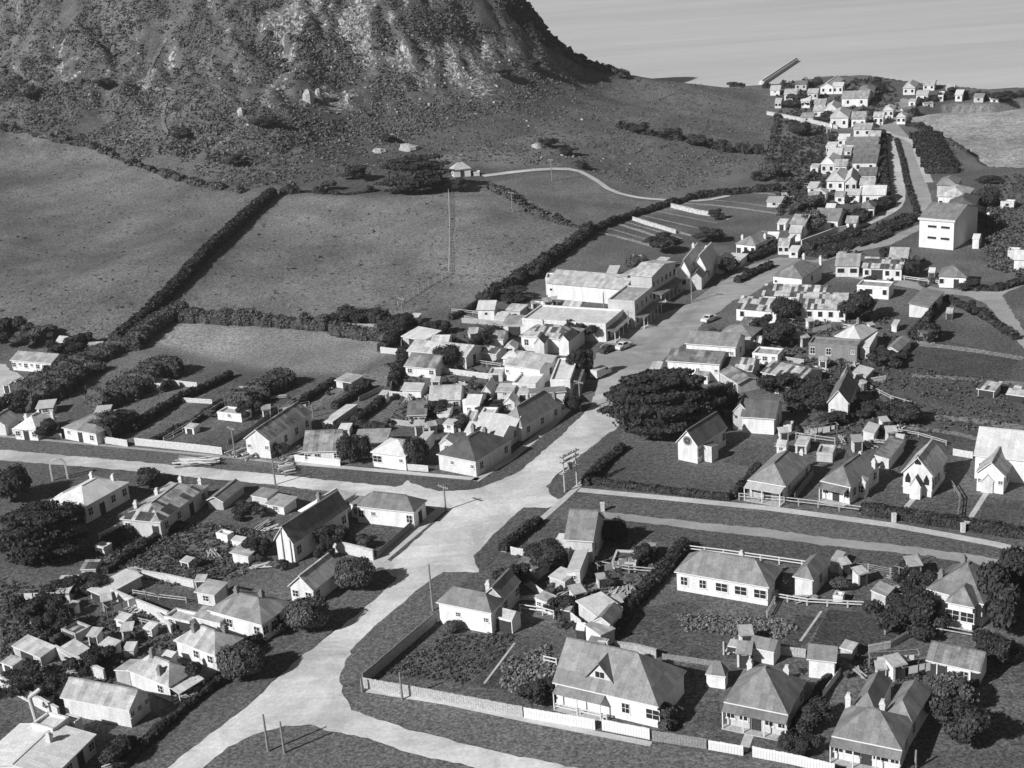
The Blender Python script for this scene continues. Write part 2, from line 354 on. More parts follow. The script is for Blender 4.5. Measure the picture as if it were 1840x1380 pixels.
tone = blur(tone, 1) * 1.75 * (1 + .5 * (fbm(XX / 45, YY / 45, 4, 14) - .5) + .7 * (fbm(XX / 9, YY / 9, 4, 15) - .5))
# sandy margin where the land meets the bay
beach = (ZZ < -.6) & (ZZ > SEA - .6) & (XX > 180) ; tone[beach] = .2
idx = np.arange(nx * ny).reshape(ny, nx)
quads = np.stack([idx[:-1, :-1], idx[:-1, 1:], idx[1:, 1:], idx[1:, :-1]], -1).reshape(-1, 4)
def npmesh(name, V, Fq, smooth=True, k=4):
    me = bpy.data.meshes.new(name); me.vertices.add(len(V)); me.vertices.foreach_set('co', np.asarray(V, np.float32).ravel())
    me.loops.add(len(Fq) * k); me.loops.foreach_set('vertex_index', np.asarray(Fq, np.int32).ravel())
    me.polygons.add(len(Fq)); me.polygons.foreach_set('loop_start', np.arange(0, len(Fq) * k, k, dtype=np.int32))
    me.polygons.foreach_set('use_smooth', np.full(len(Fq), smooth)); me.update(calc_edges=True); return me
me = npmesh('ground', np.stack([XX, YY, ZZ], -1).reshape(-1, 3), quads)
for nm, a in (('tone', tone), ('rock', rock)):
    at = me.attributes.new(nm, 'FLOAT', 'POINT'); at.data.foreach_set('value', a.astype(np.float32).ravel())
tag(link('ground', me, None, ['terrain']), kind='structure')
b = MB(); b.quad([(-5000, -1600, SEA), (5000, -1600, SEA), (5000, 6000, SEA), (-5000, 6000, SEA)])
tag(b.build('sea', ['sea']), kind='structure')
# the rest of the land, outside the surveyed sheet
b = MB()
b.quad([(-3000, -1500, -.4), (GX1 + 900, -1500, -.4), (GX1 + 900, GY0 + .5, -.4), (-3000, GY0 + .5, -.4)])
b.quad([(-3000, GY0 + .5, -.4), (GX0 + .5, GY0 + .5, -.4), (GX0 + .5, GY1, -.4), (-3000, GY1, -.4)])
b.quad([(GX1 - .5, GY0 + .5, -.4), (GX1 + 900, GY0 + .5, -.4), (GX1 + 900, 330, -.4), (GX1 - .5, 330, -.4)])
tag(b.build('surrounding_land', [gm(.075)]), kind='structure')

def tri_poly(pts):
    from mathutils.geometry import tessellate_polygon
    return tessellate_polygon([[Vector((p[0], p[1], 0)) for p in pts]])
LEVEL = [0]
def resamp(P, step):
    out = [P[0]]
    for a, c in zip(P[:-1], P[1:]):
        n = max(1, int(np.hypot(*(c - a)[:2]) / step))
        for i in range(1, n + 1): out.append(a + (c - a) * i / n)
    return np.array(out)
def sheet(name, px, mat, lvl=.02, kind='structure'):
    """flat ground sheet on the town plane, outline given as photo points"""
    P = [onplane(*p, lvl) for p in px]; P = resamp(np.array(P + [P[0]]), .9)[:-1]; k = len(P)
    amp = .34 if name != 'garden_plot' else .22
    P[:, 0] += amp * (fbm(P[:, 0] * .9, P[:, 1] * .9, 3, 91) - .5) * 2.6; P[:, 1] += amp * (fbm(P[:, 0] * .9 + 40, P[:, 1] * .9, 3, 92) - .5) * 2.6
    t = tri_poly(P)
    me = bpy.data.meshes.new(name); me.from_pydata([tuple(p) for p in P], [], [tuple(x) for x in t]); 
    for pl in me.polygons:
        if pl.normal.z < 0: pl.flip()
    return tag(link(name, me, None, [mat]), kind=kind)
def smooth_px(px, it=2):
    P = [np.array(p, float) for p in px]
    for _ in range(it):
        Q = [P[0]]
        for a, c in zip(P[:-1], P[1:]): Q += [a * .75 + c * .25, a * .25 + c * .75]
        P = Q + [P[-1]]
    return P
def ribbon(name, px, width, mat, lift=.05, step=1.0, smooth=1):
    P = np.array([G(*p) for p in smooth_px(px, smooth)]); P = resamp(P, step)
    d = np.gradient(P[:, :2], axis=0); d /= np.linalg.norm(d, axis=1)[:, None] + 1e-9; n = np.c_[-d[:, 1], d[:, 0]]
    V = []; 
    for s in (-.5, 0, .5):
        q = P[:, :2] + n * width * s; V.append(np.c_[q, np.maximum(T(q[:, 0], q[:, 1]), 0) + lift])
    L = len(P); V = np.concatenate(V); Fq = []
    for i in range(L - 1):
        for k in (0, 1): Fq.append((k * L + i, k * L + i + 1, (k + 1) * L + i + 1, (k + 1) * L + i)[::-1])
    return tag(link(name, npmesh(name, V, np.array(Fq)), None, [mat]), kind='structure')

# ------------------------------------------------------------------ streets, verges, plots (flat sheets on the town plane)
sheet('street', [(300,1380),(457,1257),(540,1180),(635,1110),(715,1038),(700,1012),(800,922),(760,906),(630,888),(460,868),(230,845),(0,827),(-220,812),(-220,793),(0,808),(230,828),(460,849),(585,860),(710,874),(735,862),(740,868),(790,882),(840,880),(862,876),(917,855),(935,845),(992,797),(1060,732),(1075,690),(1062,655),(1080,620),(1160,575),(1240,545),(1277,517),(1310,499),(1360,499),(1380,507),(1350,530),(1317,540),(1295,558),(1262,582),(1230,617),(1197,640),(1155,677),(1120,690),(1112,765),(1032,827),(1004,850),(983,873),(990,890),(1003,897),(1014,893),(1000,908),(982,913),(942,911),(918,931),(850,998),(862,1028),(797,1027),(770,1045),(722,1085),(672,1127),(640,1157),(620,1190),(610,1225),(616,1250),(632,1275),(672,1288),(735,1312),(785,1323),(917,1356),(1060,1386),(1060,1480),(870,1384),(850,1380),(800,1367),(720,1347),(660,1327),(590,1311),(555,1302),(510,1305),(460,1319),(410,1343),(364,1380),(240,1480),(200,1470)], M['road'], .02)
sheet('street', [(1310,498),(1340,478),(1400,462),(1460,440+28),(1540,443),(1600,425),(1650,404),(1690,392),(1700,402),(1655,412),(1600,440),(1540,452),(1470,472),(1420,497),(1379,508),(1362,500)], M['road2'], .024)
sheet('street', [(1650,388),(1640,340),(1622,290),(1608,250),(1590,238),(1570,222),(1590,200),(1622,176),(1640,180),(1618,205),(1612,222),(1637,250),(1652,290),(1667,335),(1676,362),(1672,388)], M['road2'], .022)
sheet('street', [(1500,484),(1600,497),(1690,518),(1760,524),(1840,503),(1940,470),(1940,500),(1840,512),(1800,530),(1840,596),(1940,700),(1940,730),(1840,625),(1770,545),(1740,532),(1680,526),(1500,493)], M['road2'], .028)
sheet('street', [(1082,919),(1250,938),(1380,950),(1500,968),(1620,980),(1740,995),(1840,1014),(1960,1036),(1960,1056),(1840,1031),(1740,1012),(1620,993),(1500,982),(1380,965),(1250,951),(1085,931)], M['road2'], .028)
sheet('driveway', [(650,1020),(675,1000),(700,1006),(716,1030),(712,1038),(690,1020)], M['path'], .026)
# verges
sheet('verge', [(205,1400),(310,1380),(457,1254),(540,1177),(635,1107),(718,1036),(690,1021),(660,1040),(560,1125),(480,1195),(415,1245),(260,1380),(230,1400)], gm(.075), .01)
sheet('verge', [(640,1157),(672,1127),(770,1045),(797,1027),(850,1026),(790,1098),(653,1217),(620,1235),(608,1225),(618,1190)], gm(.085), .012)
sheet('verge', [(612,1232),(655,1236),(1100,1322),(1500,1392),(1500,1480),(1060,1390),(917,1356),(785,1323),(672,1288),(632,1275)], gm(.085), .012)
sheet('verge', [(364,1380),(410,1343),(460,1319),(510,1305),(555,1302),(590,1311),(720,1347),(870,1384),(900,1500),(200,1500)], gm(.085), .012)
sheet('verge', [(1090,880),(1840,990),(1960,1010),(1960,1040),(1840,1014),(1500,968),(1250,938),(1082,919),(1010,905)], gm(.07), .012)
sheet('verge', [(1085,931),(1250,951),(1500,982),(1740,1012),(1840,1031),(1960,1056),(1960,1078),(1840,1050),(1740,1037),(1500,1008),(1240,985),(1100,960)], gm(.055), .012)
sheet('verge', [(918,931),(942,911),(982,914),(965,937),(905,990),(866,1024),(850,1000)], gm(.065), .03)
sheet('verge', [(983,874),(1007,850),(1034,830),(1114,766),(1112,800),(1062,838),(1040,866),(1014,893),(1003,897),(990,891)], gm(.06), .03)
sheet('verge', [(862,877),(872,860),(912,832),(990,768),(1040,716),(1058,732),(992,797),(935,845),(917,855)], gm(.06), .03)
sheet('verge', [(747,860),(765,856),(850,863),(843,872),(822,880),(795,882),(765,877),(750,869)], gm(.06), .03)
sheet('verge', [(530,842),(560,836),(734,855),(722,872),(710,875),(585,862),(500,852)], gm(.06), .03)
sheet('verge', [(0,790),(230,815),(400,828),(520,845),(460,849),(230,828),(0,808),(-220,793),(-220,775)], gm(.075), .012)
sheet('verge', [(1062,655),(1080,620),(1160,575),(1150,573),(1100,598),(1045,640),(1040,690),(1060,700),(1075,680)], gm(.075), .03)
# footpaths
def strip(name, px, w, mat, lvl): 
    P = [onplane(*p, lvl) for p in px]; P = np.array(P); d = np.gradient(P[:, :2], axis=0); d /= np.linalg.norm(d, axis=1)[:, None]; n = np.c_[-d[:, 1], d[:, 0]]
    V = np.r_[np.c_[P[:, :2] + n * w / 2, P[:, 2]], np.c_[P[:, :2] - n * w / 2, P[:, 2]]]; L = len(P)
    Fq = [(i, L + i, L + i + 1, i + 1) for i in range(L - 1)]
    return tag(link(name, npmesh(name, V, np.array(Fq), False), None, [mat]), kind='structure')
strip('footpath', [(664,1022),(730,967),(805,906)], 2.0, M['path'], .036)
strip('footpath', [(853,864),(880,846),(912,828),(992,763),(1030,725)], 1.5, M['path'], .04)
strip('footpath', [(530,832),(735,850),(860,861)], 1.3, M['path'], .04)
strip('footpath', [(-60,778),(130,795),(300,811),(420,822),(530,834)], .9, M['road2'], .04)
strip('footpath', [(905,992),(960,944),(1010,900),(1040,872),(1120,806)], 1.1, M['path'], .044)
strip('footpath', [(1040,880),(1200,895),(1380,913),(1500,929),(1600,943),(1700,961),(1790,978),(1860,995)], 1.7, M['path'], .05)
strip('footpath', [(660,1240),(800,1262),(960,1296),(1170,1337)], 1.0, M['path'], .04)
strip('kerb_shadow', [(700,1006),(750,963),(803,918)], .5, gm(.06), .045)  # dark strip painted in as the shadow along the street edge
strip('garden_path', [(1624,916),(1652,884)], .8, M['path'], .04)
strip('garden_path', [(1744,930),(1776,880)], .8, M['path'], .04)
strip('garden_path', [(1335,1350),(1347,1318)], 1.1, M['path'], .04)
strip('garden_path', [(870,1228),(925,1155)], .3, M['path'], .04)
strip('garden_path', [(1438,1152),(1476,1098)], .35, M['path'], .04)
# yards and garden plots
for px, v in [([(660,1214),(785,1112),(930,1140),(995,1200),(985,1275)], .05), ([(845,1230),(895,1170),(975,1190),(930,1245)], .035), ([(1120,1100),(1220,1080),(1480,1110),(1440,1170),(1260,1190),(1110,1175)], .05),
              ([(1450,1170),(1490,1095),(1620,1110),(1600,1190)], .04), ([(1520,1020),(1660,1035),(1620,1080),(1500,1075)], .06), ([(1190,1265),(1290,1225),(1300,1330),(1240,1330)], .055),
              ([(620,935),(745,952),(672,1000),(580,975)], .05), ([(110,1010),(300,930),(480,960),(440,1030),(300,1060),(160,1010)], .075), ([(160,1120),(215,1095),(290,1115),(250,1160)], .055),
              ([(220,1060),(370,1080),(340,1100),(210,1080)], .05), ([(150,830),(260,845),(620,890),(560,900),(380,880),(60,850)], .055), ([(930,1000),(1000,930),(1020,935),(1010,1000)], .05),
              ([(1075,1010),(1215,1000),(1130,1110),(1080,1060)], .055), ([(215,735),(265,697),(360,700),(240,760)], .085), ([(240,790),(400,690),(480,700),(330,800)], .06), ([(345,800),(480,705),(540,700),(410,810)], .05),
              ([(500,735),(590,690),(640,690),(560,740)], .085), ([(620,770),(700,712),(730,720),(720,770)], .075), ([(700,760),(720,712),(835,745),(830,790)], .06), ([(640,680),(700,640),(720,650),(690,700)], .085),
              ([(1560,905),(1590,870),(1840,900),(1840,960),(1600,930)], .055), ([(1330,790),(1480,820),(1350,840),(1300,830)], .06), ([(1640,600),(1830,640),(1800,700),(1600,690)], .045),
              ([(1580,715),(1840,745),(1840,800),(1600,760)], .05), ([(60,1170),(160,1210),(110,1250),(20,1220)], .07), ([(0,1240),(60,1280),(0,1330)], .06), ([(1800,1100),(1960,1060),(1960,1400),(1700,1400),(1740,1260)], .055),
              ([(1300,1075),(1440,1090),(1420,1130),(1220,1110)], .075)]:
    LEVEL[0] += 1; sheet('garden_plot', px, gm(v * 1.12, .6, .3), .008 if LEVEL[0] % 2 else .016)
sheet('yard', [(-160,640),(10,655),(40,700),(28,722),(-40,745),(-200,745)], M['path'], .02)
# farm track and the walk up the hill foot
ribbon('farm_track', [(868,317),(930,309),(985,304),(1035,305),(1068,322),(1100,345),(1150,357),(1215,361),(1265,362),(1310,352)], 2.2, M['path'], .18)
ribbon('hill_track', [(1180,180),(1220,165),(1280,170),(1340,192),(1385,205)], 1.2, gm(.10), .2)
ribbon('hill_track', [(300,240),(290,215),(300,180),(262,150),(275,110),(300,70)], 1.3, gm(.10), .3)
ribbon('lane', [(1320,480),(1380,452),(1445,428),(1505,412),(1545,405),(1590,384),(1612,368),(1615,340),(1607,300),(1600,262),(1588,236)], 4.2, M['path'], .05)
ribbon('lane', [(1590,240),(1642,252),(1652,285),(1670,328)], 2.4, M['path'], .05)
ribbon('lane', [(1640,675),(1720,680),(1840,690)], 2, gm(.12), .05)
ribbon('lane', [(1600,745),(1720,752),(1840,770)], 2.6, gm(.12), .05)
ribbon('lane', [(1645,618),(1740,628),(1840,645)], 2.4, gm(.14), .05)
ribbon('lane', [(1760,790),(1700,775),(1600,768)], 1.6, gm(.12), .05)
for px in [[(1075,418),(1120,428),(1185,447)], [(1110,403),(1160,418),(1200,434)], [(1135,395),(1190,410),(1250,426)], [(1205,372),(1250,380),(1310,395)], [(1225,365),(1310,372),(1400,385)], [(1330,345),(1400,350),(1440,362)]]:
    ribbon('garden_path', px, 1.6, gm(.17), .12)

sheet('sand_flat', [(1634,212),(1700,196),(1790,196),(1840,190),(1990,170),(1990,360),(1840,312),(1775,305),(1745,283),(1700,253),(1650,236)], gm(.19, .35, .35, .6), SEA + .06)

ribbon('gravel_track', [(-30,668),(12,670),(33,688),(30,710),(6,724),(-30,730)], 3.6, M['path'], .14)
for px in [[(1092,410),(1140,424),(1192,441)], [(1122,399),(1175,414),(1225,430)], [(1155,388),(1205,399),(1270,414)], [(1180,380),(1230,390),(1290,402)], [(1250,358),(1330,364),(1390,374)]]:
    ribbon('garden_path', px, .9, gm(.15), .12)

# ------------------------------------------------------------------ buildings
_cache = {}
def win_mesh(w, h, near):
    k = ('w', round(w, 2), round(h, 2), near)
    if k not in _cache:
        f = MB(); t = .09
        f.box(-w/2 - t, -.07, 0, w/2 + t, .0, h + t); 
        g = MB(); g.box(-w/2, -.09, t, w/2, -.005, h)
        if near:                                   # glazing bars
            f.box(-.03, -.115, t, .03, -.071, h); f.box(-w/2, -.11, h * .55 - .025, w/2, -.071, h * .55 + .025); f.box(-w/2 - .18, -.15, -.09, w/2 + .18, .0, -.01)
        _cache[k] = (f.mesh('window'), g.mesh('pane')); _cache[k][0].materials.append(M['frame']); _cache[k][1].materials.append(M['glass'])
    return _cache[k]
def door_mesh(w, h):
    k = ('d', w, h)
    if k not in _cache:
        g = MB(); g.box(-w/2, -.06, 0, w/2, .0, h); g.box(-w/2 - .1, -.09, 0, -w/2 - .005, 0, h + .1); g.box(w/2 + .005, -.09, 0, w/2 + .1, 0, h + .1)
        _cache[k] = g.mesh('door'); _cache[k].materials.append(M['dark'])
    return _cache[k]
def chim_mesh(tall, pale):
    k = ('c', tall, pale)
    if k not in _cache:
        g = MB(); g.box(-.3, -.3, 0, .3, .3, tall); g.box(-.37, -.37, tall - .32, .37, .37, tall - .14); g.box(-.2, -.2, tall + .002, .2, .2, tall + .3)
        _cache[k] = g.mesh('chimney'); _cache[k].materials.append(M['pale' if pale else 'brick'])
    return _cache[k]
def part(name, me, parent, loc, rz=0):
    o = bpy.data.objects.new(name, me); COL.objects.link(o); o.parent = parent; o.location = loc; o.rotation_euler = (0, 0, rz); return o

def footprint(A, B, C, h):
    a, b_, c = G(*A, h), G(*B, h), G(*C, h)
    ab = (b_ - a)[:2]; bc = (c - b_)[:2]
    if np.linalg.norm(ab) >= np.linalg.norm(bc):
        u = ab / np.linalg.norm(ab); v = np.array([-u[1], u[0]]); W = np.linalg.norm(ab); Dp = max(abs(bc @ v) * .5 + .5 * np.linalg.norm(bc), 1.2)
    else:
        v = bc / np.linalg.norm(bc); u = np.array([v[1], -v[0]]); Dp = np.linalg.norm(bc); W = max(abs(ab @ u) * .5 + .5 * np.linalg.norm(ab), 1.2)
        a = np.array([*(b_[:2] - u * W), a[2]])
    z = min(float(T(*(a[:2] + u * W * i + v * Dp * j))) for i in (0, 1) for j in (0, 1))
    return np.array([a[0], a[1], z]), math.atan2(u[1], u[0]), W, Dp

def roofgeo(kind, w, d, h, rh, o=.3):
    """returns (top polygons with uvs, wall crest function pieces)"""
    S = []
    def P(pts, eu, ev): # eu: index axis of the eave direction (0 x, 1 y)
        pts = [tuple(p) for p in pts]; base = min(p[2] for p in pts)
        e = [p for p in pts if p[2] - base < 1e-4][0]
        uv = []
        for p in pts:
            uu = p[eu]; dz = p[2] - e[2]; dh = abs(p[1 - eu] - e[1 - eu]); uv.append((uu, math.hypot(dz, dh)))
        S.append((pts, uv))
    X0, X1, Y0, Y1 = 0., w, 0., d; e = h
    if kind in ('gx', 'gy', 'hg', 'M'):
        pass
    if kind == 'gx': P([(X0, Y0, e), (X1, Y0, e), (X1, d/2, e+rh), (X0, d/2, e+rh)], 0, 1); P([(X1, Y1, e), (X0, Y1, e), (X0, d/2, e+rh), (X1, d/2, e+rh)], 0, 1)
    elif kind == 'M':
        for a, c in ((0, d/2), (d/2, d)):
            q = (a + c) / 2; P([(X0, a, e), (X1, a, e), (X1, q, e+rh), (X0, q, e+rh)], 0, 1); P([(X1, c, e), (X0, c, e), (X0, q, e+rh), (X1, q, e+rh)], 0, 1)
    elif kind == 'gy': P([(X0, Y1, e), (X0, Y0, e), (w/2, Y0, e+rh), (w/2, Y1, e+rh)], 1, 0); P([(X1, Y0, e), (X1, Y1, e), (w/2, Y1, e+rh), (w/2, Y0, e+rh)], 1, 0)
    elif kind == 'hg':
        i = min(d/2, w * .45)
        P([(X0, Y0, e), (X1, Y0, e), (X1-i, d/2, e+rh), (X0, d/2, e+rh)], 0, 1); P([(X1, Y1, e), (X0, Y1, e), (X0, d/2, e+rh), (X1-i, d/2, e+rh)], 0, 1); P([(X1, Y0, e), (X1, Y1, e), (X1-i, d/2, e+rh)], 1, 0)
    elif kind == 'hip':
        if w >= d:
            i = d/2 * .95; P([(X0, Y0, e), (X1, Y0, e), (X1-i, d/2, e+rh), (i, d/2, e+rh)], 0, 1); P([(X1, Y1, e), (X0, Y1, e), (i, d/2, e+rh), (X1-i, d/2, e+rh)], 0, 1)
            P([(X1, Y0, e), (X1, Y1, e), (X1-i, d/2, e+rh)], 1, 0); P([(X0, Y1, e), (X0, Y0, e), (i, d/2, e+rh)], 1, 0)
        else:
            i = w/2 * .95; P([(X0, Y1, e), (X0, Y0, e), (w/2, i, e+rh), (w/2, Y1-i, e+rh)], 1, 0); P([(X1, Y0, e), (X1, Y1, e), (w/2, Y1-i, e+rh), (w/2, i, e+rh)], 1, 0)
            P([(X0, Y0, e), (X1, Y0, e), (w/2, i, e+rh)], 0, 1); P([(X1, Y1, e), (X0, Y1, e), (w/2, Y1-i, e+rh)], 0, 1)
    elif kind == 'sk': P([(X0, Y0, e), (X1, Y0, e), (X1, Y1, e+rh), (X0, Y1, e+rh)], 0, 1)
    elif kind == 'skf': P([(X1, Y1, e-rh), (X0, Y1, e-rh), (X0, Y0, e), (X1, Y0, e)], 0, 1)
    elif kind == 'skr': P([(X1, Y0, e), (X1, Y1, e), (X0, Y1, e+rh), (X0, Y0, e+rh)], 1, 0)
    elif kind == 'skl': P([(X0, Y1, e), (X0, Y0, e), (X1, Y0, e+rh), (X1, Y1, e+rh)], 1, 0)
    elif kind == 'flat': P([(X0, Y0, e-.35), (X1, Y0, e-.35), (X1, Y1, e-.25), (X0, Y1, e-.25)], 0, 1)
    return S
def block(parent, A, B, C, h, kind, rh, wall, roof, wf='', wr='', wl='', pre='', near=True):
    P0, rz, W, D = footprint(A, B, C, h)
    t = Matrix.Translation(Vector(P0)) @ Matrix.Rotation(rz, 4, 'Z')
    if parent is None: return P0, rz, W, D
    loc = parent.matrix_basis.inverted() @ t; lo = loc.to_translation(); lr = loc.to_euler().z
    o = .28 if kind != 'flat' else 0
    if min(W, D) < 3: o = min(o, .12)
    wb = MB(); x0, x1, y0, y1 = o, W - o, o, D - o; zb = -2.0; th = .14
    S = roofgeo(kind, W, D, h, rh)
    def rz_at(x, y):     # underside of roof
        if kind == 'gx': return h + rh * (1 - abs(y - D/2) / (D/2)) - th
        if kind == 'gy': return h + rh * (1 - abs(x - W/2) / (W/2)) - th
        if kind == 'hg': return h + rh * (1 - abs(y - D/2) / (D/2)) - th if x < W/2 else h - .02
        if kind == 'M': q = y % (D/2); return h + rh * (1 - abs(q - D/4) / (D/4)) - th
        if kind == 'sk': return h + rh * y / D - th
        if kind == 'skf': return h - rh * y / D - th
        if kind == 'skr': return h + rh * (1 - x / W) - th
        if kind == 'skl': return h + rh * x / W - th
        if kind == 'flat': return h
        return h - .02
    xs = [x0, W/2, x1] if kind == 'gy' else [x0, x1]; ys = [y0, D/2, y1] if kind in ('gx', 'hg') else ([y0, D/4, D/2, D*.75, y1] if kind == 'M' else [y0, y1])
    def wallface(pts):
        top = [(x, y, rz_at(x, y)) for x, y in pts]; a, c = pts[0], pts[-1]
        wb.quad([(a[0], a[1], zb), (c[0], c[1], zb)] + top[::-1])
    wallface([(x, y0) for x in xs]); wallface([(x, y1) for x in xs[::-1]]); wallface([(x1, y) for y in ys]); wallface([(x0, y) for y in ys[::-1]])
    if kind == 'flat':
        pt = .22
        for a, c, e, g in ((0, 0, W, pt), (0, D-pt, W, D), (0, pt+.003, pt, D-pt-.003), (W-pt, pt+.003, W, D-pt-.003)): wb.box(a-.04, c-.04, h-.45, e+.04, g+.04, h+.04)
    wo = wb.build(pre + 'wall', [wall], parent); wo.location = lo; wo.rotation_euler = (0, 0, lr)
    rb = MB()
    for pts, uv in S: rb.slab(pts, .16, 0, uv, 1 if near else 0)
    if kind in ('gx', 'hip', 'hg') and min(W, D) > 4 and near:  # ridge cap
        if kind == 'hip' and W < D: i = W/2*.95; rb.beam((W/2, i, h+rh+.02), (W/2, D-i, h+rh+.02), .3, .1)
        else:
            i = D/2*.95 if kind == 'hip' else 0
            rb.beam((i, D/2, h+rh+.02), (W-(i if kind != 'hg' else min(D/2, W*.45)), D/2, h+rh+.02), .3, .1)
    if kind == 'gy' and min(W, D) > 3: rb.beam((W/2, 0, h+rh+.02), (W/2, D, h+rh+.02), .3, .1)
    ro = rb.build(pre + 'roof', [roof, 'frame'], parent); ro.location = lo; ro.rotation_euler = (0, 0, lr)
    def place(s, face):
        if not s: return
        L = W if face == 'f' else D; n = len(s)
        for i, ch in enumerate(s):
            if ch in ' _': continue
            t = (i + .5) / n; hh = h if kind != 'skf' or face == 'f' else h - rh * .8
            if kind == 'skr' and face == 'f': hh = h
            ww = {'w': .9, 'W': 1.6, 'd': .9, 'D': 2.4, 's': .6, 'B': 2.2, 'u': .9, 'x': .9}[ch]; wh = min(1.35, hh * .42)
            rows = [(ch, max(.55, hh * .33))]
            if ch == 'u': rows = [('w', .9), ('w', .9 + 2.9)] + ([('w', .9 + 5.4)] if hh > 7.4 else [])
            if ch == 's': wh = .6; rows = [('s', hh * .5)]
            for c2, zz in rows:
                if face == 'f': pos, rr = (L * t, o, zz), 0
                elif face == 'r': pos, rr = (W - o, L * t, zz), math.pi / 2
                else: pos, rr = (o, D - L * t, zz), -math.pi / 2
                pos = Matrix.Translation(lo) @ Matrix.Rotation(lr, 4, 'Z') @ Vector(pos)
                if c2 in 'dD': part('door', door_mesh(ww, min(2.05 if c2 == 'd' else 2.3, hh * .8)), parent, (pos.x, pos.y, pos.z - zz + .02), lr + rr)
                else:
                    a, p = win_mesh(ww, wh, near); q = part('window', a, parent, pos, lr + rr); part('pane', p, q, (0, 0, 0))
    place(wf, 'f'); place(wr, 'r'); place(wl, 'l')
    return lo, lr, W, D
BLD = []; BLAB = []
HSC = lambda y: .67 if y > 560 else .73
def B_(name, label, cat, A, B, C, h, kind, rh, wall='wW', roof='rL', wf='', wr='', wl=None, ch=(), ann=(), ver=None, pch=1, group=None, extra=None):
    hs = HSC(A[1]) * (.86 if cat in ('shed', 'hut', 'outhouse') else 1); h = h * hs; rh = rh * .82
    ann = [list(a[:3]) + [a[3] * hs, a[4], a[5] * .82] + list(a[6:]) for a in ann]
    P0, rz, W, D = footprint(A, B, C, h)
    near = A[1] > 560
    BLD.append((P0[0] + math.cos(rz) * W / 2 - math.sin(rz) * D / 2, P0[1] + math.sin(rz) * W / 2 + math.cos(rz) * D / 2, math.hypot(W, D) / 2)); BLAB.append(label)
    e = empty(name, P0, rz); tag(e, label, cat, group)
    e.matrix_basis = Matrix.Translation(Vector(P0)) @ Matrix.Rotation(rz, 4, 'Z')
    if wl is None: wl = wr
    block(e, A, B, C, h, kind, rh, wall, roof, wf, wr, wl, near=near)
    for a in ann:
        a = list(a) + [''] * (10 - len(a)); block(e, a[0], a[1], a[2], a[3], a[4], a[5], a[6] or wall, a[7] or roof, a[8], a[9], pre='annex_', near=near)
    roofo = [c for c in e.children if c.name.startswith('roof')][0]
    for c in ch:
        tall = c[2] if len(c) > 2 else 1.6
        # chimney stands on the ground through the roof: height given above ridge
        x, y = c[0] * W, c[1] * D
        base = h * .8; mn = {'gy': min(x, W - x) / (W / 2), 'gx': min(y, D - y) / (D / 2), 'hg': min(y, D - y) / (D / 2)}.get(kind, min(x, W - x, y, D - y) / (min(W, D) / 2) if kind == 'hip' else .6)
        me = chim_mesh(round(h * .2 + rh * max(.25, min(1, mn)) + max(.9, tall * .55), 1), pch); part('chimney', me, roofo, (x, y, base), 0)
    if ver:
        face, dep, lo_, hi_ = ver[:4]; v = MB(); vh = min(h - .25, 2.9); ps = []
        L = W if face == 'f' else D; a, c = L * lo_, L * hi_
        def tr(s, k): return (s, -k + .28) if face == 'f' else (W - .28 + k, s)
        top = [tr(a, 0), tr(c, 0), tr(c, dep), tr(a, dep)]
        pts = [(*top[3], vh - .45), (*top[2], vh - .45), (*top[1], vh), (*top[0], vh)]
        if face == 'r': pts = pts
        v.slab(pts, .1, 0, [(a, dep), (c, dep), (c, 0), (a, 0)]); vo = v.build('verandah', [ver[4] if len(ver) > 4 else roof], e)
        n = max(2, int((c - a) / 2.2) + 1)
        for i in range(n):
            s = a + .1 + (c - a - .2) * i / (n - 1); q = tr(s, dep - .1)
            if 'post' not in _cache:
                pb = MB(); pb.box(-.06, -.06, 0, .06, .06, 1); _cache['post'] = pb.mesh('post'); _cache['post'].materials.append(M['frame'])
            po = part('post', _cache['post'], vo, (q[0], q[1], -.2)); po.scale = (1, 1, vh - .58 + .2)
        dk = MB(); q0, q1 = tr(a, .02), tr(c, dep); dk.box(min(q0[0], q1[0]), min(q0[1], q1[1]), -.3, max(q0[0], q1[0]), max(q0[1], q1[1]), .12); dk.build('porch_floor', ['timber'], e)
    if extra: extra(e, W, D, h, rh)
    return e

